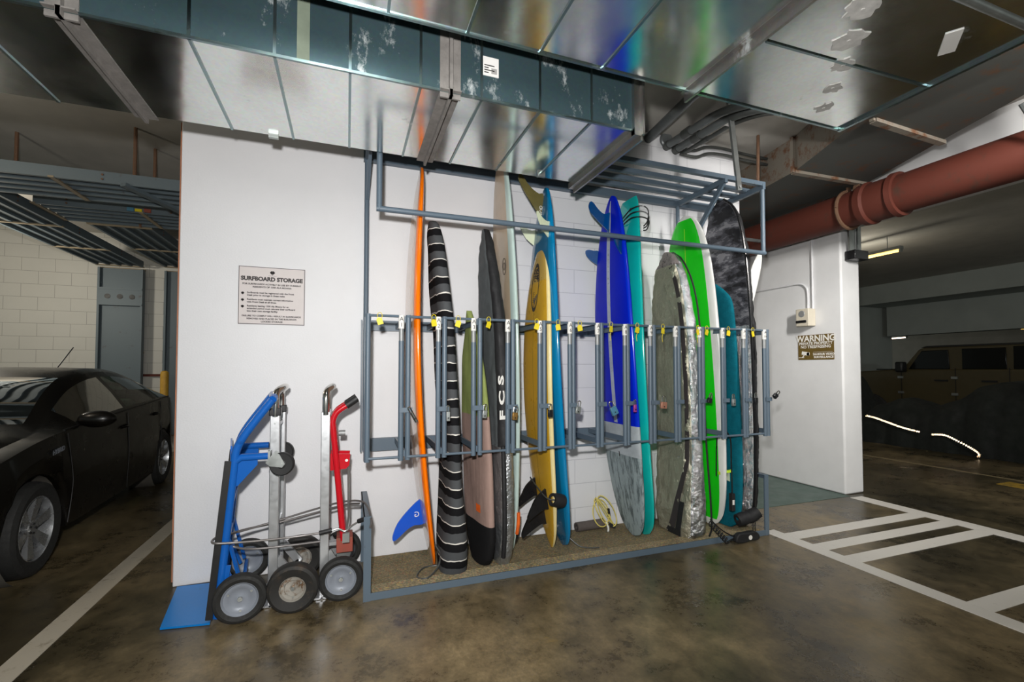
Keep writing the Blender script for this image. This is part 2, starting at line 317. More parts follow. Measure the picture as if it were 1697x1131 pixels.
def text_mb(mb,s,origin,ux,uy,size,mi=0,align='CENTER',bold=0,lift=0,sx=1,line=1.0):
    cu=bpy.data.curves.new('t','FONT'); cu.body=s; cu.size=size; cu.align_x=align; cu.align_y='CENTER'; cu.offset=bold; cu.resolution_u=3; cu.space_line=line; cu.extrude=.0003
    ob=bpy.data.objects.new('t',cu); COL.objects.link(ob)
    me=bpy.data.meshes.new_from_object(ob.evaluated_get(bpy.context.evaluated_depsgraph_get()))
    ux,uy=V(ux),V(uy); nn=ux.cross(uy); o=V(origin)
    mb.add([o+ux*(v.co.x*sx)+uy*v.co.y+nn*(v.co.z+lift) for v in me.vertices],[tuple(p.vertices) for p in me.polygons],mi)
    bpy.data.objects.remove(ob); bpy.data.meshes.remove(me); bpy.data.curves.remove(cu); return mb
def curve_of(pts): # smooth interpolation through (t,value)
    def f(t):
        for i in range(len(pts)-1):
            (a,x),(b,y)=pts[i],pts[i+1]
            if t<=b:
                m=lambda k:(pts[min(k+1,len(pts)-1)][1]-pts[max(k-1,0)][1])/max(1e-6,pts[min(k+1,len(pts)-1)][0]-pts[max(k-1,0)][0])
                h=b-a; u=(t-a)/h if h else 0
                return (2*u**3-3*u*u+1)*x+(u**3-2*u*u+u)*h*m(i)+(-2*u**3+3*u*u)*y+(u**3-u*u)*h*m(i+1)
        return pts[-1][1]
    return f

# ---------------------------------------------------------------- the setting
CZ=3.58
struct(MB().box((-9,-10,-.12),(26,13,0)).build('floor','floor',loc=(0,0,0)))
struct(MB().box((-9,-10,CZ),(26,13,CZ+.2)).build('ceiling','slab',loc=(0,0,CZ)))
struct(MB().box((-1.025,0,0),(3.695,.2,CZ)).build('wall_back','wall',loc=(0,0,0),bevel=.006))
struct(MB().box((-1.032,.004,.03),(-1.0251,.2,2.99)).build('trim_1','edge'))
struct(MB().box((-9,5.64,0),(3.7,5.84,CZ)).build('wall_left','block',loc=(-.05,5.64,.06)))
struct(MB().box((3.695,2.5,0),(5.15,2.7,CZ)).build('wall_alcove','plain'))
struct(MB().box((5.15,0,0),(5.45,2.7,CZ)).build('wall_right','plain',bevel=.02))
struct(MB().box((5.15,-9,2.99),(5.45,-.002,CZ-.001)).build('trim_2','plain'))
struct(MB().box((13.0,-9,3.09),(14.05,4.9,CZ-.001)).build('trim_3','beam'))
struct(MB().box((14.05,-9,2.29),(14.4,4.8,CZ-.001)).build('trim_4','beam'))
struct(MB().box((11.2,4.95,0),(14.5,5.25,CZ-.001)).build('wall_far_bay','beam'))
struct(MB().box((25,-9,0),(25.2,12,CZ)).build('wall_far_right','slab'))
struct(MB().box((3.70,-.045,0),(5.148,2.5,.003)).build('floor_alcove','greenpaint'))
def mark(name,boxes,m,label):
    mb=MB()
    for (x0,y0,x1,y1,z) in boxes: mb.box((x0,y0,.0005),(x1,y1,z))
    return tag(struct(mb.build(name,m)),label,None)
mark('trim_5',[(3.335,-2.9,3.462,-.53,.003)],'line',None)
mark('trim_6',[(5.085,-3.2,5.262,-.09,.003)],'line',None)
for i,(a,b) in enumerate(((-.76,-.63),(-1.0,-.878),(-1.24,-1.118),(-1.945,-1.822))): mark('trim_%d'%(7+i),[(3.463,a,5.084,b,.003)],'line',None)
mark('trim_11',[(-1.495,-2.6,-1.375,4.6,.003)],'oldline',None)
mark('trim_12',[(7.80,-3,7.86,2.4,.003)],'thinline',None)
mark('trim_13',[(7.35,-.55,7.62,-.28,.004)],'yline',None)

# ---------------------------------------------------------------- ducts and pipes overhead
def flange_y(mb,x,y0,y1,z,w=.035,drop=.035,mi=0):   # pair of angle flanges running along y under a duct
    mb.box((x-w,y0,z-.004),(x+w,y1,z+.002),mi); mb.box((x-.007,y0,z-drop),(x+.007,y1,z),mi)
d1=thing('air_duct',(0,-1,2.70),'lower galvanised air duct with a white sticker, running along the top of the white wall','duct')
Z1=2.70
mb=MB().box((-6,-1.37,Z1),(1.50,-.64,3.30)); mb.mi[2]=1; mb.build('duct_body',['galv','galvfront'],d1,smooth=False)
for x in (-1.0,.45):
    mb=MB(); flange_y(mb,x,-1.40,-.61,Z1,.05,.03); mb.box((x-.05,-1.376,Z1-.03),(x+.05,-1.366,3.3)); mb.box((x-.008,-1.40,Z1-.03),(x+.008,-1.37,3.3)); mb.build('joint_flange',['sealant'],d1)
mb=MB(); mb.box((1.47,-1.40,Z1-.035),(1.515,-.60,Z1+.004)); mb.box((1.47,-1.395,Z1-.03),(1.515,-1.365,3.3)); mb.box((1.508,-1.4,Z1-.06),(1.52,-.6,Z1)); mb.box((1.508,-1.42,Z1-.035),(1.52,-1.37,3.3)); mb.build('end_flange',['flange'],d1)
for x in (-1.35,-.605,-.30,0.0,.31,.605,.915,1.214):
    mb=MB(); mb.bar((x,-1.372,Z1-.002),(x,-.638,Z1-.002),.012,.008); mb.bar((x,-1.373,Z1),(x,-1.373,3.3),.012,.008,upv=(0,1,0)); mb.build('seam','galvside',d1)
MB().bar((-6,-1.372,Z1),(1.5,-1.372,Z1),.012,.012).build('corner_seam','galvside',d1)
MB().box((-.215,-1.3745,2.64+.06),(-.165,-1.372,3.3)).build('tape_strap','tape',d1)
mb=MB(); mb.box((.608,-1.3755,2.822),(.692,-1.3715,2.916)); 
for k in range(4): mb.box((.618,-1.3765,2.835+k*.012),(.64+.03*(k%2),-1.3754,2.840+k*.012),1)
for k in range(9): mb.box((.655+k*.0032,-1.3765,2.835),(.6565+k*.0032,-1.3754,2.862),1)
mb.build('sticker',['paper','ink'],d1)
for (x,y) in ((-.40,-.66),(1.22,-.70)): MB().box((x-.025,y,Z1-.022),(x+.025,y+.02,Z1)).build('clip','steel',d1)
d2=thing('air_duct',(0,-2.6,2.85),'broad galvanised air duct overhead with grey sealant patches, nearest the viewer','duct')
Z2=2.85
MB().box((-6,-4.6,Z2),(2.82,-1.575,3.50)).build('duct_body',['galv'],d2,smooth=False)
mb=MB(); flange_y(mb,1.68,-4.6,-1.55,Z2,.03,.05); mb.build('joint_flange','flange',d2)
for x in (.145,.48,.827,1.158): MB().bar((x,-4.6,Z2-.002),(x,-1.577,Z2-.002),.012,.008).build('seam','galvside',d2)
for y in (-1.99,-2.40): MB().bar((1.75,y,Z2-.002),(2.82,y-.04,Z2-.002),.012,.008).build('seam','galvside',d2)
mb=MB(); mb.bar((-6,-1.577,Z2),(2.82,-1.577,Z2),.014,.014); mb.bar((2.818,-4.6,Z2),(2.818,-1.575,Z2),.02,.03); mb.build('corner_seam','galvside',d2)
for (x,y,r) in ((1.961,-2.262,.075),(2.091,-2.121,.075),(2.235,-1.998,.06),(2.367,-1.856,.05),(2.501,-1.712,.05)):
    poly=[(r*(.65+.55*random.random())*math.cos(a*PI/9),r*(.55+.5*random.random())*math.sin(a*PI/9)) for a in range(18)]
    mb=MB().prism(poly,(x,y,Z2-.002),(1,0,0),(0,1,0),.004); mb.cyl((x,y,Z2-.008),(x,y,Z2),.008,8); mb.build('sealant_patch','patchgrey',d2)
rz=Matrix.Rotation(.62,3,'Z')
MB().box((2.535-.085,-2.266-.03,Z2-.004),(2.535+.085,-2.266+.03,Z2-.0005),rot=rz).build('paper_label','paper',d2)
tag(MB().tube([(1.6,-2.49,2.76),(3.6,-2.515,2.76)],.016,10).build('metal_conduit','steel'),'thin steel conduit under the broad duct at the upper right corner','conduit')
# rusty duct
d3=thing('rusty_duct',(4.2,-.6,3.25),'rust-flecked dark steel duct slanting across under the ceiling at right','duct')
A=[(3.33,-2.15),(3.655,-1.09),(3.957,-.40),(4.30,1.6)]; Bp=[(4.18,-2.15),(4.50,-1.35),(4.894,-.441),(5.12,1.6)]
mb=MB()
for (a,b),(c,d) in zip(zip(A,Bp),zip(A[1:],Bp[1:])):
    vs=[(a[0],a[1],3.25),(b[0],b[1],3.25),(d[0],d[1],3.25),(c[0],c[1],3.25),(a[0],a[1],3.579),(b[0],b[1],3.579),(d[0],d[1],3.579),(c[0],c[1],3.579)]
    mb.add(vs,[(0,3,2,1)],0); mb.add(vs,[(0,4,7,3),(1,2,6,5),(4,5,6,7)],1)
mb.build('duct_body',['rust','rustside'],d3,smooth=False)
for a,b in ((A[2],Bp[2]),((3.70,-1.25),(4.56,-1.22))):
    mb=MB().bar((a[0]-.02,a[1],3.238),(b[0]+.02,b[1],3.238),.05,.03); mb.bar((a[0]-.015,a[1],3.23),(a[0]-.015,a[1],3.57),.05,.03); mb.build('joint_flange','rustside',d3)
tag(MB().bar((3.5,.62,2.92),(5.14,.60,2.92),.03,.03).build('crossbar','greytube'),'slim pale crossbar hanging below the rusty duct behind the camouflage bag','bar')
# red pipe
d4=thing('drain_pipe',(4.82,0,2.85),'red-brown cast drain pipe hanging beside the white beam at right','pipe')
PX,PZ=4.84,3.015
MB().tube([(PX,-4.2,PZ),(PX,2.45,PZ)],.178,28).build('pipe_body','redpipe',d4)
mb=MB(); prof=[(.175,-.17),(.205,-.165),(.21,-.12),(.19,-.10),(.19,.08),(.21,.10),(.205,.16),(.175,.165)]; mb.lathe(prof,(PX,-.62,PZ),(0,1,0),28); mb.build('coupling','redpipe',d4)
mb=MB(); mb.tube([(PX+.19*math.cos(a),-.30,PZ+.19*math.sin(a)) for a in [PI*k/12 for k in range(-12,13)]],.018,8); mb.bar((PX,-.30,PZ+.19),(PX,-.30,CZ-.001),.04,.02); mb.bar((PX-.08,-.42,PZ+.15),(PX-.02,-.42,PZ+.3),.05,.02); mb.build('pipe_hanger','rustrod',d4)
# conduits
tag(MB().cyl((2.38,-1.35,3.46),(2.60,0,3.515),.042,16).build('grey_pipe','greytube'),'straight grey pipe running into the top of the block wall','pipe')
for i,(x,z,r,lb) in enumerate(((2.80,3.475,.034,'upper thick grey bent conduit entering the wall near the ceiling'),(2.905,3.455,.034,'lower thick grey bent conduit, with a white mark, entering the wall near the ceiling'),(2.985,3.435,.018,'thin grey conduit beside the two thick bent conduits'))):
    c=thing('bent_conduit',(x,0,z),lb,'conduit')
    P=smoothpath([(x,0,z),(x+.005,-.35,z-.01),(x+.05,-.62,z-.0),(x+.25,-.80,z+.02),(x+.62,-.86,z+.03),(x+1.0,-.88,z+.03)],8)
    MB().tube(P,r,12).build('conduit_body','greytube' if i<2 else 'darktube',c)
    MB().cyl((x,-.33,z-.01),(x+.004,-.24,z-.006),r*1.25,14).build('coupling','darktube',c); MB().cyl((x,-.05,z-.001),(x,-.001,z),r*1.2,14).build('coupling','darktube',c)
    if i==1: MB().box((x+.04,-.60,z-.036),(x+.10,-.56,z-.031)).build('white_mark','white',c)
for i,(x,z) in enumerate(((2.98,3.50),(3.0,3.44))):
    P=smoothpath([(x-.05,-.02,z-.02),(x+.12,-.04,z-.03),(x+.25,-.05,z+.02),(x+.45,-.05,z+.04),(x+.75,-.05,z+.03),(x+1.2,-.05,z+.03)],6)
    tag(MB().tube(P,.014,8).build('wavy_conduit','darktube'),('upper','lower')[i]+' of the thin wavy conduits along the top of the block wall','conduit')
mb=MB().lathe([(.0,-.03),(.06,-.03),(.07,-.02),(.07,0)],(2.80,-.001,3.53),(0,1,0),20)
tag(mb.build('junction_box','greytube'),'round grey junction box on the wall behind the bent conduits','junction box')
st=thing('strut_hanger',(2.98,-.6,2.85),'pale steel strut hanging from the ceiling to the overhead rack','strut')
MB().bar((2.94,-.62,CZ-.001),(3.035,-.62,2.86),.045,.02,upv=(0,1,0)).build('strut_bar','steel',st); MB().cyl((3.03,-.64,2.885),(3.03,-.60,2.885),.012,10).build('bolt','bare',st)
tag(MB().cyl((3.615,-.3,CZ-.001),(3.605,-.3,3.12),.014,8).build('hanger_rod','rustrod'),'rusty rod hanging from the ceiling beside the rusty duct','rod')
tag(MB().tube([(4.42,-1.75,3.24),(4.5,-1.78,3.10),(4.62,-1.78,3.0),(4.78,-1.78,3.19)],.018,8).build('duct_bracket','greytube'),'bent grey bracket hanging at the right edge above the red pipe','bracket')
tag(MB().tube(smoothpath([(5.13,-.5,3.05),(5.12,-.85,3.12),(5.12,-1.0,3.18),(5.13,-1.25,3.20),(5.13,-1.9,3.22),(5.13,-3,3.25)],6),.016,8).build('surface_conduit','greytube'),'thin grey conduit snaking along the white beam above the red pipe','conduit')
hg=thing('pillar_bracket',(5.2,-.08,2.62),'black and steel hanger box at the top of the white pillar','bracket')
mb=MB(); mb.bar((5.24,-.05,2.66),(5.22,-.05,2.985),.05,.02); mb.bar((5.37,-.05,2.66),(5.37,-.05,2.985),.05,.02); mb.bar((5.30,-.03,2.7),(5.30,-.03,2.985),.06,.02); mb.build('strap','steel',hg)
MB().box((5.20,-.12,2.59),(5.42,-.01,2.69)).build('box','blackgl',hg,bevel=.005)

# ---------------------------------------------------------------- cable trays at far left
def tray(name,p,q,width,label,h=.10,mb_axis='x',trim=True):
    t=thing(name,((p[0]+q[0])/2,(p[1]+q[1])/2,p[2]),label,'cable tray','steel trays hung from the ceiling')
    p,q=V(p),V(q); d=(q-p).normalized(); s=V((0,0,1)).cross(d).normalized() if abs(d.z)<.9 else V((1,0,0)); u=d.cross(s)*1.0
    if abs(d.z)<.9: u=V((0,0,1))
    else: u=V((0,-1,0))
    for k in (0,1):
        o=s*(width*k); MB().bar(p+o+u*(h/2),q+o+u*(h/2),.03,h,upv=u).build('side_rail','tray',t)
    mb=MB(); mb.bar(p+s*(width/2)+u*.035,q+s*(width/2)+u*.035,width,.006,upv=u)
    n=4
    for k in range(1,n): mb.bar(p+s*(width*k/n)+u*.02,q+s*(width*k/n)+u*.02,.035,.03,upv=u)
    mb.build('tray_floor','tray',t)
    N=max(2,int((q-p).length/1.1))
    for k in range(N+1):
        c=p+d*((q-p).length*k/max(1,N)); MB().bar(c-s*.02+u*.005,c+s*(width+.02)+u*.005,.04,.014,upv=u).build('rung','tan',t)
    for k in range(N+1):
        c=p+d*((q-p).length*(k+.3)/max(1,N))
        for dz in (.03,.07):
            c2=c+u*dz-s*.017; MB().cyl(c2,c2-s*.006,.009,8).build('bolt','rustrod',t)
    return t
tray('cable_tray',(-7,1.42,3.0),(-1.2,1.42,3.0),.55,'blue-grey steel cable tray running crosswise nearest the wall end')
tray('cable_tray',(-3.0,2.46,3.06),(-1.2,2.46,3.06),.55,'shorter crosswise steel cable tray behind the front one, with a coloured sticker')
tray('cable_tray',(-3.10,2.05,3.02),(-3.12,5.42,3.02),.58,'steel cable tray running back to the block wall, left one')
tray('cable_tray',(-2.22,3.05,3.05),(-2.22,5.42,3.05),.58,'steel cable tray running back to the block wall, right one')
VT=tray('cable_tray',(-3.70,5.56,.3),(-3.70,5.56,3.0),.56,'vertical blue-grey steel tray on the far block wall, left one with rivets')
tray('cable_tray',(-2.82,5.56,.3),(-2.82,5.56,3.0),.56,'vertical blue-grey steel tray on the far block wall, beside the white wall end')
mb=MB(); mb.box((-3.69,5.46,2.42),(-3.15,5.50,2.66)); mb.box((-3.71,5.45,2.40),(-3.13,5.505,2.43)); mb.box((-3.71,5.45,2.65),(-3.13,5.505,2.68)); CPp=mb.build('cross_plate','tray',VT)
for x in (-3.58,-3.42,-3.26): MB().cyl((x,5.455,2.54),(x,5.462,2.54),.04,14).build('plate_hole','trimdk',CPp)
tray('cable_tray',(-7,2.62,3.03),(-3.55,2.62,3.03),.55,'crosswise steel cable tray at the left edge, behind the front one')
mb=MB()
for (x,c) in ((-2.22,0),(-2.15,1),(-2.07,2)): mb.box((x,2.428,3.07),(x+.06,2.4445,3.11 if c!=1 else 3.10),c)
tag(mb.build('tray_sticker',['bluelock','yellow','rusted']),'small coloured stickers on the shorter crosswise tray','sticker')
for i,(x,y,lb) in enumerate(((-2.90,2.0,'rusty hanger rod at the left edge above the front tray'),(-1.83,1.53,'long rusty hanger rod left of the white wall end'),(-1.82,1.95,'short rusty hanger rod nearest the white wall end'),(-2.3,3.0,'rusty hanger rod over the shorter crosswise tray'))):
    tag(MB().cyl((x,y,3.05),(x,y,CZ-.001),.015,8).build('hanger_rod','rustrod'),lb,'rod')
tag(MB().bar((-1.86,1.39,3.0),(-1.50,1.95,2.93),.06,.03).build('tray_brace','tray'),'short angled steel brace under the front tray near the wall end','brace')
b=thing('bollard',(-2.70,5.2,0),'yellow steel bollard standing behind the black car','bollard'); MB().lathe([(.055,0),(.055,1.30),(.05,1.335),(.03,1.352),(0,1.356)],(-2.72,5.2,0),(0,0,1),20).build('post','bollard',b); MB().lathe([(.1,0),(.1,.012),(.056,.014)],(-2.72,5.2,0),(0,0,1),20).build('base_plate','bollard',b)
tag(MB().box((-6,5.60,1.26),(-2.0,5.638,1.30)).build('wall_stripe','redpipe'),'thin dark red stripe rail along the far block wall behind the car','rail')

# ---------------------------------------------------------------- surfboard rack
RK=thing('surfboard_rack',(1.72,-.3,.80),'blue-grey pipe surfboard rack with fourteen numbered locking gates and overhead rails','rack')
GX=[.130,.357,.585,.819,1.050,1.280,1.504,1.733,1.956,2.189,2.418,2.653,2.867,3.10,3.322]; LXs=[.314,.543,.773,1.009,1.242,1.472,1.693,1.924,2.148,2.380,2.610,2.842,3.065,3.290]
YF=-.6; ZT,ZB=1.706,.842
mb=MB(); mb.box((.11,-.045,1.66),(3.33,-.004,1.735)); mb.build('upper_wall_rail','rack',RK)
mb=MB(); mb.box((.11,-.045,.79),(3.33,-.004,.88)); mb.build('lower_wall_rail','rack',RK)
for i,x in enumerate(GX):
    xx=x if i not in (0,14) else (x-.012 if i==0 else x+.012)
    MB().tube([(xx,YF,ZB-.02),(xx,YF,ZT+.01)],.0165,12).build('post','rack',RK)
    xa=x-.018 if i else x
    for z in (1.69,.862): MB().bar((xa,-.04,z),(xa,YF,z),.012,.038).build('divider_arm','rack',RK)
gate0=None
for i in range(14):
    x0,x1=GX[i],LXs[i]
    gt=MB(); gt.cyl((x0-.005,YF-.01,ZT),(x1,YF-.01,ZT),.0085,8); gt.cyl((x0-.005,YF-.01,ZB),(x1,YF-.01,ZB),.0085,8); gt.tube([(x1,YF-.01,ZB-.02),(x1,YF-.01,1.555)],.0165,12)
    G=gt.build('gate','rack',RK)
    MB().cyl((x1,YF-.01,1.555),(x1,YF-.01,1.64),.0155,12).build('bare_end','bare',G)
    mb=MB().cyl((x1,YF-.01,1.63),(x1,YF-.01,1.712),.0178,14); s_=.036
    text_mb(mb,'A',(x1-.001,YF-.029,1.688),(1,0,0),(0,0,1),.036,1); text_mb(mb,str(i+1),(x1-.001,YF-.029,1.652),(1,0,0),(0,0,1),.036 if i<9 else .03,1)
    mb.build('number_plate',['white','ink'],G)
    xe=GX[i+1]+.016
    MB().bar((x1-.01,YF-.03,1.13),(xe+.008,YF-.03,1.13),.006,.03).build('latch','rack',G)
# end plates and overhead part
MB().box((.092,-.11,.80),(.10,-.05,1.73)).build('end_plate','rack',RK); MB().box((.100,-.58,.82),(.106,-.52,1.70)).build('end_plate','rack',RK)
mb=MB(); ZO=2.955
for x in (.125,2.90,3.31): MB().tube([(x,-.035,.80),(x,-.035,2.93)],.018,10).build('wall_post','rack',RK)
mb=MB(); mb.box((.10,-.05,2.90),(3.33,-.004,2.955)); mb.box((.10,-.006,2.90),(3.33,-.003,2.99)); mb.build('wall_angle','rack',RK)
for y in (-.60,-.44,-.31,-.18): MB().bar((.10,y,ZO),(3.33,y,ZO),.035,.035).build('overhead_rail','rack',RK)
for x in (.125,2.90,3.31): MB().bar((x,-.02,ZO-.03),(x,-.62,ZO-.025),.03,.045).build('overhead_arm','rack',RK)
for x,xe in ((2.90,2.90),(.13,.13)): MB().bar((x,-.59,ZO-.04),(xe,-.03,2.33 if x>1 else 2.62),.022,.04).build('diagonal_brace','rack',RK)
mb=MB(); mb.tube([(.175,YF,2.97),(.175,YF,2.368),(3.312,YF,2.364),(3.312,YF,2.97)],.0001,4); 
mb=MB(); mb.cyl((.177,YF,2.36),(.177,YF,2.95),.018,12); mb.cyl((.16,YF,2.366),(3.33,YF,2.366),.018,12); mb.cyl((3.312,YF,2.36),(3.312,YF,2.95),.018,12); mb.build('guard_rail','rack',RK)
# padlocks
def padlock(loc,mats,body,label,tilt=0,shape='box'):
    x,y,z=loc; t=thing('padlock',(x,y,z),label,'padlock','padlocks on the rack gates')
    R=Matrix.Rotation(tilt,3,'Y'); c=V((x,y,z)); w,h,d=body
    mb=MB()
    if shape=='round': mb.cyl(c+R@V((0,0,-h/2-.02)),c+R@V((0,0,h/2-.02)),w/2,14)
    else: mb.box(c+V((-w/2,-d/2,-h/2-.02)),c+V((w/2,d/2,h/2-.02)),rot=R,c=c)
    mb.build('lock_body',mats,t,bevel=.003)
    P=[c+R@V((-w*.32,0,h/2-.022)),c+R@V((-w*.32,0,h/2+.008))]+[c+R@V((w*.32*math.cos(a),0,h/2+.008+w*.32*math.sin(a))) for a in [PI-PI*k/8 for k in range(1,8)]]+[c+R@V((w*.32,0,h/2+.008)),c+R@V((w*.32,0,h/2-.022))]
    MB().tube(P,.004,8).build('shackle','chrome',t)
    mb=MB().cyl(c+R@V((0,-d/2-.002,-.03)),c+R@V((0,-d/2,-.03)),.005,10); mb.build('keyhole','blackgl',t)
YL=YF-.055
for (x,z,m,b,l,t,sh) in (
 (.378,1.105,'chrome',(.022,.07,.022),'slim silver cylindrical padlock on the first gate, beside the orange board',-.5,'round'),
 (.598,1.105,'steel',(.024,.06,.02),'silver padlock on gate two, in front of the striped sock',0,'box'),
 (.838,1.11,'steel',(.03,.05,.018),'silver combination padlock on gate three, by the mauve sock',.1,'box'),
 (1.045,1.09,'brass',(.036,.05,.02),'brass padlock on gate four, beside the pale-railed board',.1,'box'),
 (1.30,1.10,'blackgl',(.032,.05,.02),'black combination padlock on gate five, over the yellow board',0,'box'),
 (1.515,1.115,'steel',(.036,.05,.02),'dull steel padlock on gate six, right of the bright blue board',.2,'box'),
 (1.792,1.10,'bluelock',(.05,.06,.022),'large pale blue padlock hanging tilted on the royal blue board',-.45,'box'),
 (1.977,1.115,'pinklock',(.022,.055,.018),'small purple padlock at the right edge of the royal blue board',0,'box'),
 (2.232,1.13,'copper',(.05,.05,.02),'copper-coloured padlock on the tan silver bag',.1,'box'),
 (2.670,1.155,'blackgl',(.036,.04,.022),'black and chrome padlock on the lime green board',.3,'box'),
 (2.905,1.135,'steel',(.03,.055,.02),'black and silver padlock over the teal towel sock',0,'box'),
 (3.140,1.145,'blackgl',(.034,.046,.02),'black padlock in front of the crinkled silver bag at right',0,'box'),
 (3.372,1.17,'blackgl',(.036,.04,.024),'black padlock on the last gate, against the white wall',.9,'box')):
    padlock((x,YL,z),m,b,l,t,sh)
# yellow tags
tags=[(.184,'first gate at the left end'),(.512,'second gate, left of its plate'),(.668,'striped sock'),(.872,'charcoal bag'),(1.215,'yellow board'),(1.375,'bright blue board'),(1.545,'bare block wall left of royal board'),(1.80,'royal blue board'),(2.025,'turquoise board'),(2.255,'tan silver bag'),(2.588,'gap between silver bag and lime board'),(2.675,'lime green board'),(2.895,'teal towel sock'),(3.155,'crinkled silver bag at right')]
for i,(x,w) in enumerate(tags):
    t=thing('yellow_tag',(x,YF-.02,1.65),'yellow tag tied on the gate bar at the '+w,'tag','yellow tags tied to the rack')
    a=random.uniform(-.35,.35); R=Matrix.Rotation(a,3,'Y')@Matrix.Rotation(random.uniform(-.4,.4),3,'Z'); c=V((x,YF-.024,1.672))
    MB().prism([(-.017,-.022),(.017,-.022),(.017,.012),(.006,.022),(-.006,.022),(-.017,.012)],c,R@V((1,0,0)),R@V((0,0,1)),.004).build('tag_plate','yellow',t)
    MB().tube([c+V((.014*math.cos(k*PI/6),.0,.024+.020*math.sin(k*PI/6)+.008)) for k in range(12)],.002,6,closed=True).build('tie','yellow',t)
    if i in (7,8,9,10): MB().tube([c+V((0,0,-.02)),c+V((-.01,0,-.05)),c+V((-.004,0,-.085))],.002,6).build('tie_end','yellow',t)

# floor frame and carpet
FF=thing('floor_frame',(1.7,-.3,0),'blue-grey steel angle frame on the floor round the carpet, with an upright bracket at each end','frame')
mb=MB(); mb.box((.112,-.607,.0012),(3.308,-.601,.045)); mb.box((.112,-.6015,.0014),(3.308,-.56,.007)); mb.build('front_bar','rack',FF)
for x,s in ((.105,1),(3.275,1)):
    mb=MB(); mb.box((x-.0015,-.6095,.0005),(x+.0415,-.602,.50)); mb.box((x if x<1 else x+.034,-.6065,.0015),(x+.006 if x<1 else x+.04,-.567,.50)); mb.box((x if x<1 else x+.034,-.60,.46),(x+.006 if x<1 else x+.04,-.006,.50)); mb.box((x,-.60,.494),(x+.04,-.006,.50)); mb.box((x,-.012,.001),(x+.04,-.006,.50)); mb.build('end_bracket','rack',FF)
CP=thing('carpet',(1.7,-.29,0),'worn brown and green ribbed carpet under the standing surfboards','carpet')
mb=MB(); N=60
mb.box((.155,-.53,.001),(3.268,-.013,.03)); mb.build('pile','carpet',CP,bevel=.006)
mb=MB()
for k in range(5): mb.tube([(.155+3.11*i/40,-.475-.02*k+.002*math.sin(i*1.7+k),.030) for i in range(41)],.007,6)
mb.build('ribbed_edge','carpet',CP)

# ---------------------------------------------------------------- surfboards and bags
class Board:
    def __init__(s,base,top,rock,prof,th,yaw=0,thp=None,exp=.62):
        s.b,s.t=V(base),V(top); s.r=rock; s.hw=curve_of(prof); s.th=th; s.F=V((math.sin(yaw),-math.cos(yaw),0)); s.N=V((-math.cos(yaw),-math.sin(yaw),0)); s.len=(s.t-s.b).length
        s.thp=curve_of(thp or [(0,.3),(.06,.62),(.2,.9),(.5,1),(.8,.9),(.94,.62),(1,.3)]); s.exp=exp; s.U=(s.t-s.b).normalized()
    def c(s,t): return s.b+(s.t-s.b)*t-s.N*(s.r*4*t*(1-t))*-1 if False else s.b+(s.t-s.b)*t+s.N*(s.r*4*t*(1-t))
    def pos(s,t,w,n): return s.c(t)+s.F*w+s.N*n
    def nface(s,t,w): # height of the left face above the centre plane at offset w
        h=max(1e-4,s.hw(t)); c=min(.999,abs(w)/h); th=s.th*s.thp(t)/2
        ang=math.acos(c**(1/s.exp)); return th*math.sin(ang)**.85
    def mesh(s,zone=lambda a,t:0,rings=64,M=36,wob=0,crinkle=0):
        mb=MB(); idx=[]
        ts=[.5-.5*math.cos(PI*i/rings) for i in range(rings+1)]
        for i,t in enumerate(ts):
            h=max(.004,s.hw(t)); th=max(.004,s.th*s.thp(t)/2)
            for k in range(M):
                a=2*PI*k/M; ca,sa=math.cos(a),math.sin(a)
                w=h*math.copysign(abs(ca)**s.exp,ca); n=th*math.copysign(abs(sa)**.85,sa)
                if wob: n+=wob*(math.sin(7*t*3+w*17)+.6*math.sin(19*t+w*31+2))*abs(sa)
                if crinkle:
                    q=V((w*7,n*9,t*s.len*5.5)); d=sum(abs(mnoise.noise(q*f+V((3.1*f,1.7,.4))))/f**.8 for f in (1,2.1,4.3))-.45; n+=crinkle*d*sa; w+=crinkle*.8*d*ca
                p=s.pos(t,w,n); p.z=max(p.z,.0305); mb.uv[len(mb.v)]=(k/M,t*s.len); mb.v.append(p)
        for i in range(rings):
            tm=(ts[i]+ts[i+1])/2
            for k in range(M):
                mb.f.append([i*M+k,i*M+(k+1)%M,(i+1)*M+(k+1)%M,(i+1)*M+k]); mb.mi.append(zone(2*PI*(k+.5)/M,tm))
        mb.f+= [list(range(M))[::-1],[rings*M+k for k in range(M)]]; mb.mi+=[zone(PI/2,0),zone(PI/2,1)]
        return mb
    def patch(s,mb,t0,t1,w0,w1,lift=.0012,nt=24,nw=6,mi=0,side=1): # strip lying on the left (side=1) or right face
        o=len(mb.v)
        for i in range(nt+1):
            t=t0+(t1-t0)*i/nt
            for j in range(nw+1):
                w=(w0(t) if callable(w0) else w0); e=(w1(t) if callable(w1) else w1); w=w+(e-w)*j/nw
                mb.v.append(s.pos(t,w,side*(s.nface(t,w)+lift)))
        for i in range(nt):
            for j in range(nw): a=o+i*(nw+1)+j; mb.f.append([a,a+1,a+nw+2,a+nw+1]); mb.mi.append(mi)
    def fin(s,t,w,poly,th=.009,side=1,cant=0,toe=0): # poly: (along length, out from face) in metres
        o=s.pos(t,w,side*(s.nface(t,w)-.004)); out=(s.N*side+s.F*cant).normalized()
        mb=MB(); P=smoothpath([V((a,b,0)) for a,b in poly],4,True); mb.prism([(p.x,p.y) for p in P],o,s.U,out,th); return mb
    def root(s,name,label,cat='surfboard',group=None): return thing(name,tuple(s.b),label,cat,group)
LONG=[(0,.004),(.008,.06),(.04,.13),(.12,.19),(.3,.25),(.55,.27),(.75,.255),(.88,.2),(.95,.13),(.988,.055),(1,.004)]
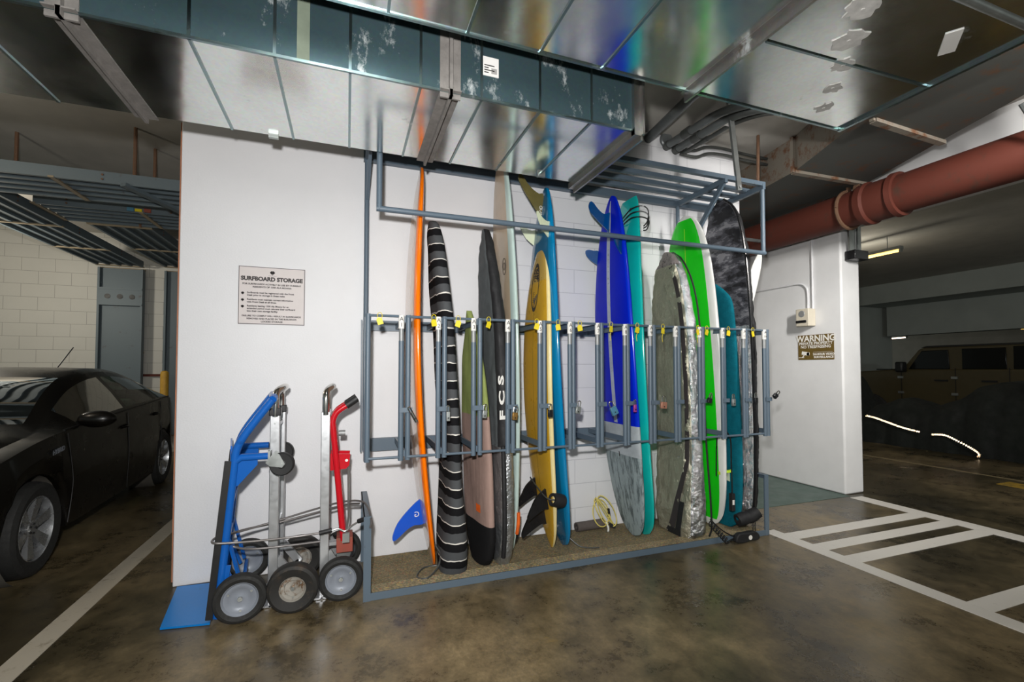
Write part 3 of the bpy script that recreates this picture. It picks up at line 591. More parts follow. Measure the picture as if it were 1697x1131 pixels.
ROUND=[(0,.03),(.01,.09),(.05,.16),(.15,.215),(.4,.265),(.65,.27),(.82,.245),(.91,.20),(.96,.145),(.988,.08),(1,.008)]
RAIL=lambda a:(a<.62 or a>2*PI-.75)
LEFTF=lambda a:.0<a<PI
# 1 orange longboard
B=Board((.575,-.300,.034),(.482,-.29,2.80),.10,LONG,.066)
r=B.root('surfboard','orange longboard seen edge-on, tallest on the left, with a blue fin at its tail')
B.mesh(lambda a,t:1 if .72<a<PI*.97 else 0).build('hull',['orange','peach'],r)
FINP=[(-.03,-.01),(.13,-.01),(.12,.03),(.06,.10),(-.02,.17),(-.10,.205),(-.135,.20),(-.12,.17),(-.07,.11),(-.045,.06)]
B.fin(.118,0,FINP,.012).build('fin','bluefin',r)
mb=MB(); text_mb(mb,'G',B.pos(.128,.008,.06),B.N,B.U,.05,0); mb.build('fin_logo','white',r)
MB().tube(smoothpath([(.50,-.27,.345),(.535,-.33,.27),(.575,-.40,.19),(.60,-.42,.14),(.58,-.44,.07),(.50,-.50,.036),(.44,-.46,.035),(.50,-.34,.035),(.60,-.33,.036),(.612,-.38,.08)],6),.006,8).build('leash','darktube',r)
# 2 striped sock
B=Board((.690,-.36,.036),(.562,-.30,2.415),-.03,[(0,.15),(.03,.18),(.1,.205),(.3,.225),(.6,.22),(.8,.19),(.9,.15),(.965,.10),(.99,.07),(1,.03)],.085,thp=[(0,2.2),(.08,2.1),(.18,1.55),(.30,1.2),(.6,1.3),(.85,1.3),(.95,1.15),(1,.6)])
r=B.root('board_sock','black grey and white striped knit board sock','board bag'); B.mesh(wob=.004).build('sock','stripes',r)
# 3 green/mauve sock, 4 charcoal-silver bag
B=Board((.905,-.33,.036),(.828,-.30,1.80),-.005,[(0,.12),(.03,.17),(.12,.225),(.35,.24),(.55,.235),(.75,.19),(.88,.12),(.96,.055),(1,.008)],.078,yaw=.12,thp=[(0,1.2),(.15,1.15),(.5,1),(.8,.85),(1,.5)])
r=B.root('board_sock','short pointed board sock in green mauve and black fabric','board bag'); B.mesh(wob=.003).build('sock','sock3',r)
mb=MB(); B.patch(mb,.205,.235,.06,.13,.0016); mb.build('orange_patch','orangestrap',r)
B=Board((1.040,-.34,.036),(.945,-.30,2.40),-.015,[(0,.14),(.03,.18),(.12,.225),(.4,.245),(.65,.235),(.82,.185),(.92,.12),(.975,.065),(1,.02)],.115,exp=.4,thp=[(0,.9),(.1,1.1),(.4,1.05),(.8,.85),(.93,.7),(1,.35)])
r=B.root('board_bag','tall charcoal bag with black side, silver lower half and white lettering','board bag')
B.mesh(lambda a,t:(2 if t<.345 else (0 if .9<a<PI*.9 else 1)),crinkle=.012,M=88,rings=180).build('bag',['bag4','blackfab','silverfab'],r)
mb=MB(); P=[B.pos(t,B.hw(t)+.004,.030) for t in [.03+.32*k/14 for k in range(15)]]; mb.tube(P,.017,8); mb.build('zipper','blackfab',r)
mb=MB()
for ch,t in (('F',.437),('C',.487),('S',.537)):
    o=B.pos(t,B.hw(t)+.0055,.026); ux,uy=V((0,0,1)),V((-.42,-.10,0)); text_mb(mb,ch,o,ux,uy,.135,0,bold=.006)
mb.build('lettering','white',r)
# 5 wood faced board with pale rail
B=Board((1.168,-.25,.034),(1.078,-.25,3.03),0,[(0,.005),(.01,.04),(.05,.09),(.15,.165),(.4,.245),(.65,.25),(.85,.19),(.94,.13),(.985,.06),(1,.01)],.066)
r=B.root('surfboard','tall pale board with wood-grain face and celadon rail, between charcoal bag and yellow board')
B.mesh(lambda a,t:1 if .85<a<PI*.98 else 0).build('hull',['celadon','wood'],r)
mb=MB(); B.patch(mb,.952,.966,-.02,.03,.0015); mb.build('white_patch','white',r)
mb=MB(); P=[B.pos(t,B.hw(t)+.012*math.sin(PI*(t-.05)/.055),-.012) for t in [.05+.055*k/10 for k in range(11)]]; mb.tube(P,.013,8); mb.build('orange_strap','orangestrap',r)
mb=MB(); mb.lathe([(.046,-.03),(.052,-.03),(.052,.03),(.046,.03)],B.c(.035),(.2,-.3,1),18); mb.build('leash_cuff','blackfab',r)
mb=MB(); mb.tube([B.pos(.70+.02*math.cos(k*PI/10),.10+.035*math.sin(k*PI/10),B.nface(.70,.10)+.001) for k in range(20)],.0025,5,closed=True); mb.tube([B.pos(.70+.009*math.cos(k*PI/10),.10+.018*math.sin(k*PI/10),B.nface(.70,.10)+.001) for k in range(20)],.0025,5,closed=True); mb.build('logo','ink',r)
# 6 yellow board
B=Board((1.478,-.30,.034),(1.392,-.33,2.375),.085,[(0,.01),(.02,.055),(.07,.12),(.2,.2),(.45,.25),(.7,.24),(.86,.175),(.94,.105),(.985,.05),(1,.008)],.066)
r=B.root('surfboard','mustard yellow board with a black oval logo and black fins')
B.mesh(lambda a,t:1 if (a<.6 or a>PI) else (2 if t>.86 else 0)).build('hull',['byel','cream','byel2'],r)
mb=MB(); ring=[]; 
tc,wc,ra,rb=.838,.0,.185,.07
def opos(k,f): 
    a=2*PI*k/40; t=tc+f*ra*math.cos(a)/B.len; w=wc+f*rb*math.sin(a); return B.pos(t,w,B.nface(t,w)+.003)
vs=[opos(k,f) for f in (1,.84) for k in range(40)]; mb.add(vs,[(k,(k+1)%40,40+(k+1)%40,40+k) for k in range(40)],0)
for s_,w,t,sz in (("KIMO'S",.036,.862,.052),('SURF',.008,.872,.050),('HUT',-.022,.866,.050)): text_mb(mb,s_,B.pos(t,w,B.nface(t,w)+.002),-B.U,B.F,sz,0,bold=.0015)
for k in range(7):
    t,w=.798-.004*k,.028-.006*k; o=B.pos(t,w,B.nface(t,w)+.002); mb.bar(o,o+B.U*.035+B.F*(.02*math.cos(k)),.006,.001)
for k in range(6):
    t=.822; w=-.035; o=B.pos(t-.006*k,w,B.nface(t,w)+.002); mb.bar(o,o+B.F*.028,.004,.001,upv=B.N)
mb.build('oval_logo','ink',r)
mb=MB(); B.patch(mb,.12,.80,-.002,.002,.001,30,1); mb.build('stringer','olive',r)
KEEL=[(-.03,-.01),(.10,-.01),(.09,.03),(.04,.09),(-.03,.13),(-.085,.155),(-.11,.15),(-.09,.12),(-.06,.07),(-.04,.03)]
for t,w,sc in ((.155,.09,1.05),(.175,-.10,1.0),(.10,.0,1.25)): B.fin(t,w,[(a*sc,b*sc) for a,b in KEEL],.022).build('fin','blackgl',r)
mb=MB(); c=B.pos(.175,.20,-.01); mb.lathe([(.025,-.045),(.045,-.05),(.05,0),(.045,.05),(.025,.045)],c,(1,.2,-.25),14); mb.build('leash_cuff','blackfab',r)
MB().tube(smoothpath([B.pos(.215,-.14,.05),B.pos(.20,.0,.06),B.pos(.18,.16,.055),c],5),.005,8).build('leash','darktube',r)
# 7 bright blue board, tail up
B=Board((1.580,-.285,.034),(1.418,-.33,2.765),.088,[(0,.02),(.01,.08),(.05,.15),(.15,.21),(.4,.262),(.65,.255),(.82,.2),(.92,.135),(.975,.075),(.995,.04),(1,.012)],.072)
r=B.root('surfboard','bright blue longboard standing tail-up behind the yellow board, olive fin on top')
B.mesh(lambda a,t:1 if .8<a<PI else 0).build('hull',['bblue','bdblue'],r)
UF=[(-.09,-.01),(.09,-.01),(.10,.03),(.13,.08),(.17,.12),(.215,.15),(.23,.175),(.20,.19),(.12,.155),(.04,.105),(-.04,.05)]
B.fin(.945,.0,UF,.011).build('centre_fin','olive',r)
SF=[(-.05,-.01),(.05,-.01),(.055,.02),(.075,.06),(.105,.088),(.09,.10),(.04,.082),(-.01,.05)]
for w,t in ((.14,.865),(-.12,.868)): B.fin(t,w,[(a*1.15,b*1.15) for a,b in SF],.008,cant=.35*(1 if w>0 else -1)).build('side_fin','ivory',r)
mb=MB(); text_mb(mb,'POD',B.pos(.935,.006,.03),B.U,B.N,.035,0,lift=.0); mb.build('fin_logo','white',r)
MB().tube(smoothpath([(1.60,-.35,.10),(1.66,-.40,.05),(1.74,-.43,.038),(1.80,-.44,.037)],5),.005,8).build('leash','darktube',r)
# 8 royal blue board, tail up
B=Board((2.205,-.30,.034),(2.005,-.33,2.78),.075,[(0,.02),(.01,.09),(.05,.165),(.15,.225),(.4,.272),(.65,.262),(.82,.21),(.92,.145),(.975,.08),(.995,.04),(1,.012)],.066)
r=B.root('surfboard','royal blue longboard with a grey stripe, blue fins on top and waxed grey nose below')
Tg,Tp=.245,.335
B.mesh(lambda a,t:(1 if t<Tg-.01 else 2) if t<Tp else (3 if (a<.55 or a>PI) else 0)).build('hull',['royal','greytail','palegrey','royalrail'],r)
mb=MB(); B.patch(mb,Tp,.985,lambda t:.0-.024*min(1,(1-t)*12),lambda t:.0+.024*min(1,(1-t)*12),.0014,40,3); mb.build('centre_stripe','stripe',r)
mb=MB()
for k,t in enumerate((.84,.825,.81,.79,.775,.755,.74)): text_mb(mb,'S1MM0NS'[k] if False else 'IHIHIHI'[k],B.pos(t,0,B.nface(t,0)+.002),-B.U,B.F,.02,0)
mb.build('stripe_lettering','ink',r)
B.fin(.925,.0,[(-.10,-.01),(.06,-.01),(.05,.05),(.08,.10),(.13,.145),(.135,.17),(.10,.185),(.05,.17),(-.01,.11),(-.06,.05)],.012).build('centre_fin','tealfin',r)
for w in (.17,-.20): B.fin(.83,w,[(-.05,-.01),(.06,-.01),(.07,.03),(.08,.07),(.07,.10),(.03,.095),(-.02,.05)],.010,cant=.5*(1 if w>0 else -1)).build('side_fin','tealfin',r)
MB().tube([B.pos(.90,0,B.nface(.9,0)+.003),B.pos(.895,0,B.nface(.9,0)+.003)],.008,8).build('fin_screw','blackgl',r)
mb=MB(); B.patch(mb,.27,.29,-.004,.004,.0015); B.patch(mb,.235,.25,-.006,.006,.0015); mb.build('nose_mark','ink',r)
# 9 turquoise board
B=Board((2.300,-.31,.034),(2.165,-.33,2.77),.118,[(0,.02),(.01,.08),(.05,.16),(.15,.22),(.4,.27),(.65,.26),(.82,.215),(.92,.17),(.98,.13),(1,.10)],.062)
r=B.root('surfboard','turquoise board with a squared end and black leash coil, behind the royal blue one')
B.mesh().build('hull','teal',r)
mb=MB()
for k in range(3): mb.tube(smoothpath([B.pos(.945-.012*k,-.02,.03),B.pos(.955-.014*k,.12,.05),B.pos(.958-.016*k,.19,.0),B.pos(.945-.016*k,.205+.01*k,-.05),B.pos(.915-.012*k,.20,-.055),B.pos(.90-.006*k,.19,-.03)],6),.005,8)
mb.build('leash','blackgl',r)
mb=MB(); c=B.pos(.962,.06,B.nface(.962,.06)); mb.cyl(c,c+B.N*.003,.014,14); mb.build('leash_plug','darktube',r)
# 10 silver bag
B=Board((2.640,-.34,.036),(2.575,-.30,2.375),-.012,[(0,.20),(.015,.225),(.1,.235),(.4,.25),(.62,.25),(.78,.235),(.88,.195),(.95,.13),(.985,.075),(1,.02)],.125,exp=.4,thp=[(0,1.75),(.12,1.6),(.3,1.15),(.5,1),(.8,1),(.94,.85),(1,.5)])
r=B.root('board_bag','dull silver day bag with tan face, black zipper and crinkled foil side','board bag')
B.mesh(lambda a,t:(0 if .75<a<PI*.97 else 1) if t<.80 else (2 if (t>.945 or PI-.16-.9*max(0,t-.84)*6<a<PI) and a<PI*.99 else (0 if .75<a<PI*.97 else 1)),crinkle=.022,M=96,rings=220).build('bag',['tansilver','silver','pinkcamo'],r)
mb=MB(); mb.tube([B.pos(t,B.hw(t)+.001,-.064*B.thp(t)) for t in [.0+1.0*k/40 for k in range(41)]]+[B.pos(t,-B.hw(t)-.001,-.04*B.thp(t)) for t in [1-.5*k/20 for k in range(21)]],.007,8); mb.build('piping','blackfab',r)
mb=MB(); zw=lambda t:B.hw(t)-.06+ (0 if t>.25 else -(.25-t)*.55)
B.patch(mb,.005,.945,lambda t:zw(t)-.02-.02*(t<.25)*(.25-t)*8,lambda t:zw(t)+.018,.004,50,5); mb.build('zipper','lizard',r)
mb=MB(); B.patch(mb,.005,.12,lambda t:.06+t*.5,lambda t:.12+t*.4,.005,12,4); B.patch(mb,.0,.02,-.02,.13,.006,6,4); mb.build('flap','blackfab',r)
MB().tube([B.pos(.265,.10,.075)+V((0,.0,0))+B.F*(.012*math.cos(k*PI/5))+B.U*(.015*math.sin(k*PI/5)) for k in range(10)],.003,6,closed=True).build('ring','steel',r)
tag(MB().prism([(-.10,0),(.10,0),(.09,.03),(.05,.06),(0,.072),(-.05,.06),(-.09,.03)],(2.40,-.10,.031),(.85,-.5,0),(0,0,1),.05).build('board_tail','whitebd',bevel=.008),'white board tail lying low on the carpet behind the tan silver bag','surfboard')
# 11 lime board
B=Board((2.998,-.285,.034),(2.775,-.28,2.725),.018,ROUND,.07,yaw=.10)
r=B.root('surfboard','lime green board with a white rail, beside the silver bag')
B.mesh(lambda a,t:1 if (.80<a<PI*.93 and .02<t<.985) else 0).build('hull',['whitebd','green'],r)
mb=MB(); B.patch(mb,.76,.955,-.0025,.0025,.0012,20,1); mb.build('stringer','lime',r)
c=B.pos(.165,.165,0)
mb=MB(); mb.prism([(p.x,p.y) for p in smoothpath([V((-.02,0,0)),V((.05,0,0)),V((.045,.05,0)),V((.0,.10,0)),V((-.07,.13,0)),V((-.085,.115,0)),V((-.05,.07,0))],4,True)],c+V((.03,-.02,0)),V((0,0,1)),V((.9,.3,0)),.008); mb.build('fin','ivory',r)
mb=MB(); B.patch(mb,.172,.182,.165,.185,.003,4,4); mb.build('lime_strap','lime',r); MB().bar(B.pos(.175,.15,.0),B.pos(.185,.23,-.06),.03,.02).build('lime_fin_tab','lime',r)
MB().tube(smoothpath([(2.87,-.50,.50),(2.86,-.52,.78),(2.88,-.53,.86),(2.94,-.53,.87),(2.985,-.54,.80),(2.99,-.54,.6),(2.985,-.55,.40),(2.98,-.55,.30)],6),.005,8).build('leash','blackgl',r)
mb=MB(); mb.bar((2.983,-.55,.36),(2.983,-.55,.22),.035,.03); mb.build('leash_swivel','blackfab',r); mb=MB().box((2.972,-.567,.27),(2.992,-.5655,.31)); mb.build('leash_badge','white',r)
cf=thing('leash_cuff',(2.70,-.46,1.12),'black leash cuff with white lettering hanging by the lime green board','leash')
MB().prism([(-.02,-.10),(.03,-.11),(.03,.06),(.0,.10),(-.02,.11)],(2.655,-.55,1.20),(1,0,0),(0,0,1),.02).build('cuff','blackfab',cf)
mb=MB(); text_mb(mb,'DAKINE',(2.662,-.5605,1.19),(0,0,1),(-1,0,0),.03,0); mb.build('lettering','white',cf)
# 12 camo bag
B=Board((3.275,-.30,.036),(3.185,-.28,2.905),-.02,[(0,.12),(.015,.17),(.06,.22),(.2,.25),(.5,.265),(.75,.255),(.87,.225),(.94,.175),(.98,.11),(1,.04)],.088,yaw=.02,exp=.4,thp=[(0,.7),(.08,1),(.5,1.05),(.85,.95),(1,.6)])
r=B.root('board_bag','tall board bag, dark camouflage above and crinkled silver below, last on the right','board bag')
B.mesh(lambda a,t:(0 if t>.60 else 1) if .28<a<PI*.97 else 2,crinkle=.022,M=96,rings=220).build('bag',['camo','silver','blackfab'],r)
mb=MB(); mb.tube([B.pos(t,B.hw(t)+.001,.03*B.thp(t)) for t in [1.0*k/40 for k in range(41)]],.012,8); mb.build('zipper','blackgl',r)
mb=MB(); mb.tube(smoothpath([B.pos(.60,B.hw(.6)+.01,.015),B.pos(.55,B.hw(.55)+.02,.02),B.pos(.50,B.hw(.5)+.012,.01)],5),.007,8); mb.build('handle','blackfab',r)
# 13 teal sock
B=Board((3.105,-.33,.036),(3.012,-.33,2.12),-.01,[(0,.10),(.02,.15),(.08,.20),(.25,.23),(.6,.235),(.85,.225),(.93,.20),(.97,.13),(1,.05)],.062,thp=[(0,.8),(.2,1),(.9,1),(1,.6)],exp=.45)
r=B.root('board_sock','teal towelling board sock with a blunt top, in front of the camouflage bag','board bag')
B.mesh(wob=.002).build('sock','tealsock',r)
mb=MB(); mb.lathe([(.03,-.05),(.05,-.05),(.055,0),(.05,.05),(.03,.05)],(3.10,-.545,.14),(.9,-.2,.25),14); mb.lathe([(.03,-.06),(.05,-.05),(.055,0),(.045,.06)],(3.22,-.53,.15),(.8,-.3,.5),14); mb.build('strap','blackfab',r)
# 14 white board edge behind camo bag
B=Board((3.62,-.10,.002),(3.93,-.10,2.62),.0,ROUND,.06,yaw=1.2)
B=Board((3.60,.13,.004),(3.90,-.02,2.60),-.05,[(p,w*.42) for p,w in ROUND],.05,yaw=.6)
B=Board((3.42,-.052,1.2),(3.90,-.052,2.555),0.0,[(p,w*.22) for p,w in ROUND],.04,yaw=1.25)
r=B.root('surfboard','white board edge peeking out behind the camouflage bag at far right'); B.mesh().build('hull','whitebd',r)
# loose items
mr=thing('foam_mat_roll',(1.95,-.07,.031),'small rolled dark grey mat lying on the carpet by the block wall','mat')
mb=MB(); a,b=V((1.80,-.075,.07)),V((2.07,-.06,.07)); mb.lathe([(.012,0),(.038,0),(.038,.27),(.012,.27)],a,b-a,20); mb.build('roll','matroll',mr)
MB().tube([a+V((-.001,(.012+.0012*k)*math.cos(k*.7),(.012+.0012*k)*math.sin(k*.7))) for k in range(20)],.002,5).build('roll_end','black',mr)
lc=thing('leash_coil',(2.03,-.12,.031),'coil of pale yellow leash cord by the foot of the royal blue board','leash')
for k in range(4):
    P=[V((2.02+.012*k,-.10-.012*k,.17+.008*k))+V((.075*math.cos(a+k),.03*math.sin(a*1.0+k*.6),(.105+.008*k)*math.sin(a+.2*k))) for a in [2*PI*j/20 for j in range(20)]]
    MB().tube(P,.005,7,closed=True).build('loop','cord',lc)
MB().tube(smoothpath([(2.05,-.13,.10),(2.06,-.15,.06),(2.045,-.17,.037)],4),.008,8).build('leash_end','whitebd',lc)
mb=MB(); mb.bar((2.07,-.13,.08),(2.13,-.14,.06),.03,.03); mb.bar((2.09,-.1,.2),(2.10,-.1,.12),.02,.02); mb.build('cuff','blackfab',lc)
bl=thing('coiled_leash',(2.95,-.68,.01),'black coiled leash with a fin-shaped cuff hanging over the front bar at right','leash')
P=[]; p0,p1=V((2.70,-.60,.17)),V((2.80,-.68,.035))
for k in range(97): 
    t=k/96; a=t*2*PI*8; P.append(p0.lerp(p1,t)+V((.016*math.cos(a),.0,.016*math.sin(a)))+V((.006*math.sin(a),0,0)))
MB().tube(P,.0045,6).build('coil','blackgl',bl)
MB().tube(smoothpath([(2.72,-.585,.19),(2.78,-.63,.12),(2.86,-.66,.07),(2.92,-.67,.06)],5),.005,8).build('cord','blackgl',bl); MB().tube(smoothpath([(2.80,-.68,.035),(2.86,-.67,.045),(2.93,-.67,.05)],4),.005,8).build('cord','blackgl',bl)
mb=MB(); mb.prism([(p.x,p.y) for p in smoothpath([V((-.08,-.03,0)),V((.0,-.04,0)),V((.07,-.03,0)),V((.12,-.035,0)),V((.155,-.025,0)),V((.15,.01,0)),V((.11,.035,0)),V((.03,.035,0)),V((-.06,.03,0))],4,True)],(2.96,-.675,.052),(1,.0,0),(0,0,1),.045); mb.build('cuff','blackfab',bl,bevel=.008)
mb=MB().cyl((3.015,-.70,.048),(3.015,-.6965,.048),.018,14); mb.build('round_badge','white',bl)
mb=MB(); 
for dx in (0,.015,.03): mb.tube(smoothpath([(3.16+dx,-.59,.12),(3.12+dx,-.62,.10),(3.08+dx,-.66,.075)],4),.003,6)
mb.build('string','blackgl',bl)

# ---------------------------------------------------------------- hand trucks
def wheel(root,c,axis,R,w,hub_r,tire='tire',hub='hub',bolts=True,tread=True):
    W=MB(); W.lathe([(hub_r,-w/2*.7),(R*.84,-w/2),(R*.95,-w/2*.82),(R,-w/2*.45),(R,w/2*.45),(R*.95,w/2*.82),(R*.84,w/2),(hub_r,w/2*.7)],c,axis,36)
    o=W.build('wheel',tire,root)
    H=MB(); r=hub_r
    for s in (1,-1): H.lathe([(0,s*w*.16),(.012,s*w*.16),(r*.25,s*w*.10),(r*.62,s*w*.14),(r*.68,s*w*.2),(r*.9,s*w*.22),(r*1.0,s*w*.36),(r*1.03,s*w*.36)],c,axis,32)
    h=H.build('hub',hub,o)
    M=axis_mat(axis); C=V(c); bm_=MB()
    for s in (1,-1):
        bm_.cyl(C+M@V((0,0,s*w*.1)),C+M@V((0,0,s*w*.34)),r*.14,12)
        for k in range(3):
            a=2*PI*k/3+.5; q=V((r*.72*math.cos(a),r*.72*math.sin(a),0)); bm_.cyl(C+M@(q+V((0,0,s*w*.15))),C+M@(q+V((0,0,s*w*.27))),r*.07,10)
    bm_.build('hub_bolt','steel',o)
    return o
def caster(root,c,R,arm):
    o=MB().lathe([(R*.3,-.018),(R*.9,-.02),(R,-.012),(R,.012),(R*.9,.02),(R*.3,.018)],c,(.12,1,0),28).build('caster_wheel','black',root)
    MB().lathe([(0,-.022),(R*.3,-.022),(R*.42,-.016),(R*.42,.016),(R*.3,.022),(0,.022)],c,(.12,1,0),20).build('hub','black',o)
    mb=MB(); c=V(c); arm=V(arm)
    for s in (-1,1):
        d=(c-arm).normalized(); n=V((0,s*.026,0)); u=V((0,1,0)).cross(d)
        mb.prism([(-.0,-.038),(.03,-.04),((c-arm).length+.012,-.012),((c-arm).length+.012,.012),(.03,.04),(0,.038)],arm+n,d,u,.003)
    mb.bar(arm+V((-.004,-.03,0)),arm+V((-.004,.03,0)),.012,.075); mb.cyl(c+V((0,-.03,0)),c+V((0,.03,0)),.007,10); mb.build('fork','steel',o)
# blue convertible truck
T=thing('hand_truck',(-.6,-.3,0),'blue steel hand truck with a blue toe plate, leaning nearest the wall end','hand truck')
mb=MB(); mb.prism([(0,0),(.235,-.035),(.17,.50),(-.075,.515)],(-.915,-.545,.008),(1,0,0),(0,1,0),.010); mb.build('toe_plate','blueplate',T)
for y in (-.545,-.12):
    q=0 if y<-.3 else -.064
    P=[(x_+q,y,z_) for x_,y_,z_ in smoothpath([(-.655,y,.02),(-.585,y,.86)],2)+smoothpath([(-.585,y,.86),(-.575,y,.93),(-.53,y,1.02),(-.40,y,1.205)],5)[1:]]
    MB().tube(P,.022,12).build('rail','blue',T)
    MB().bar((-.690+q,y-.012,.02),(-.612+q,y-.012,.87),.014,.034,upv=(1,0,0)).build('wear_strip','black',T)
    MB().tube([(-.585+q,y,.86),(-.55+q,y,.885),(-.41+q,y,.885)],.020,10).build('caster_arm','blue',T)
    MB().prism([(-.05,-.15),(-.005,-.13),(.09,-.02),(.09,.035),(.0,.04)],(-.56+q,y,.86),(1,0,0),(0,0,1),.006).build('gusset','blue',T)
    caster(T,(-.345+q*.7,y,.835),.066,(-.405+q*.8,y,.88))
    mb=MB(); MB().bar((-.615+q,y+.03,.44),(-.54+q,y,.17),.018,.012).build('brace','blue',T); MB().bar((-.63+q,y+.02,.30),(-.56+q,y,.14),.018,.012).build('brace','blue',T)
mb=MB()
for z in (.40,.62,.90): x=-.655+.075*z/.84; MB().tube([(x,-.545,z),(x-.064,-.12,z)],.014,10).build('crossbar','blue',T)
MB().tube([(-.40,-.545,1.205),(-.396,-.52,1.215),(-.455,-.14,1.215),(-.464,-.12,1.205)],.022,12).build('handle_bar','blue',T); MB().tube([(-.53,-.60,.132),(-.605,-.04,.132)],.011,10).build('axle','blue',T); MB().bar((-.61,-.50,.885),(-.68,-.16,.885),.01,.12).build('back_plate','blue',T)
for y in (-.60,-.035):
    wheel(T,(-.535 if y<-.3 else -.60,y,.132),(-.12,1,0),.131,.066,.088)
    mb=MB(); q=0 if y<-.3 else -.07; mb.bar((-.64+q,y+.045,.10),(-.61+q,y+.045,.30),.04,.006,upv=(0,1,0)); mb.build('fender','blue',T)
# silver truck
def alu_truck(x,yf,yb,label,ztop,wheels,cap):
    T=thing('hand_truck',(x,-.3,0),label,'hand truck')
    for y in (yf,yb):
        mb=MB(); mb.box((x-.026,y-.014,.004),(x+.026,y+.014,1.12)); mb.build('rail','alu',T,bevel=.004)
        mb=MB(); mb.cyl((x,y-.016,1.10),(x,y+.016,1.10),.006,8); mb.cyl((x,y-.016,1.06),(x,y+.016,1.06),.006,8); mb.build('rivet','steel',T)
        if cap: MB().box((x-.032,y-.02,1.105),(x+.032,y+.02,1.15)).build('rail_cap','blackgl',T,bevel=.004)
    P=smoothpath([(x,yf,1.10),(x,yf,1.20),(x+.005,yf+.02,1.245),(x+.03,yf+.07,1.268),(x+.035,(yf+yb)/2,1.27),(x+.03,yb-.07,1.268),(x+.005,yb-.02,1.245),(x,yb,1.20),(x,yb,1.10)],5)
    MB().tube(P,.021,12).build('handle_loop','chrome',T)
    mb=MB()
    for z in (.15,.45,.80,1.05): MB().bar((x,yf,z),(x,yb,z),.03,.02).build('cross_brace','alu',T)
    mb=MB(); mb.box((x-.19,yf-.03,.003),(x+.02,yb+.03,.013)); mb.bar((x-.01,yf-.03,.07),(x-.01,yb+.03,.07),.012,.13); mb.build('toe_plate','alu',T)
    (wx,wf,wb,R,w,hr,tire,hub)=wheels
    for y in (wf,wb): wheel(T,(wx,y,R),(.04,1,0),R,w,hr,tire,hub)
    mb=MB(); mb.tube([(wx,wf,R),(wx,wb,R)],.012,10)
    for y in (yf,yb): mb.bar((x+.02,y,.27),(wx,y,R),.02,.045); mb.bar((x+.02,y,.08),(wx,y,R),.02,.04)
    mb.build('axle_bracket','alu',T); return T
MT['dirtytire']=m_wear('dusty_pneumatic_tyre',(34,33,31),(70,58,46),.7,0,7,.55)
alu_truck(-.395,-.46,-.20,'aluminium hand truck with dusty pneumatic tyres, middle of the three',1.265,(-.275,-.575,-.12,.137,.09,.068,'dirtytire','rusthub'),True)
T=alu_truck(-.118,-.46,-.22,'aluminium hand truck with a folding red handle and grey wheels, beside the rack',1.28,(-.02,-.53,-.05,.127,.066,.086,'tire','hub'),False)
for y in (-.46,-.30):
    P=smoothpath([(-.01,y,.33),(-.045,y,.70),(-.074,y,1.00),(-.078,y,1.06),(-.055,y,1.115),(.0,y,1.155)],5); MB().tube(P,.019,12).build('red_tube','red',T)
    mb=MB(); mb.tube([(-.002,y,1.154),(.062,y,1.198)],.023,12)
    for k in range(4): q=V((.008+.015*k,y,1.148+.0103*k)); mb.sphere(q,(.010,.015,.010),0,8,6)
    mb.build('grip','black',T)
for y in (-.438,-.318): MB().prism([(-.045,-.055),(.045,-.05),(.065,-.03),(.07,.04),(.0,.045),(-.045,.05)],(-.045,y,.81),(1,0,0),(0,0,1),.008).build('red_bracket','red',T)
mb=MB().cyl((.004,-.4445,.812),(.004,-.4415,.812),.009,12); mb.build('bracket_hole','paper',T)
MB().cyl((-.045,-.38,.975),(-.005,-.38,.975),.018,12).build('knob','bare',T)
MB().tube([(.015,-.40,.76),(.02,-.40,.45),(.0,-.40,.32)],.007,8).build('support_rod','steel',T)
MB().box((-.05,-.47,.255),(.045,-.33,.345)).build('caster_plate','rusted',T,bevel=.004); caster(T,(-.03,-.40,.175),.05,(.0,-.40,.25))
MB().bar((-.10,-.40,.30),(-.03,-.40,.30),.05,.02).build('caster_bracket','alu',T)
# cable lock
CL=thing('cable_lock',(-.2,-.35,.36),'grey steel cable looped round all three hand trucks and locked to the frame','cable lock')
MB().tube(smoothpath([(-.14,-.515,.405),(-.28,-.515,.40),(-.45,-.55,.412),(-.60,-.585,.43),(-.672,-.585,.44),(-.675,-.50,.44),(-.60,-.40,.425),(-.42,-.32,.44),(-.20,-.32,.49),(-.02,-.36,.535),(.09,-.42,.545),(.13,-.52,.53),(.145,-.62,.48),(.14,-.63,.44)],7),.0065,8).build('cable','cable',CL)
MB().tube(smoothpath([(-.14,-.50,.35),(-.30,-.49,.345),(-.50,-.49,.35),(-.60,-.47,.37),(-.655,-.50,.42),(-.64,-.53,.45),(-.56,-.34,.42),(-.38,-.30,.43),(-.18,-.30,.465),(.0,-.34,.51),(.085,-.38,.52)],7),.0065,8).build('cable','cable',CL)
MB().cyl((-.145,-.515,.405),(-.075,-.515,.415),.014,12).build('cable_end','black',CL); MB().cyl((.075,-.53,.455),(.115,-.56,.475),.014,12).build('cable_end','black',CL)
mb=MB(); mb.tube(smoothpath([(-.075,-.515,.412),(-.04,-.515,.418),(.0,-.515,.40),(.04,-.52,.43),(.08,-.535,.455)],5),.006,8); mb.box((-.015,-.53,.335),(.025,-.505,.39)); mb.build('padlock','steel',CL)

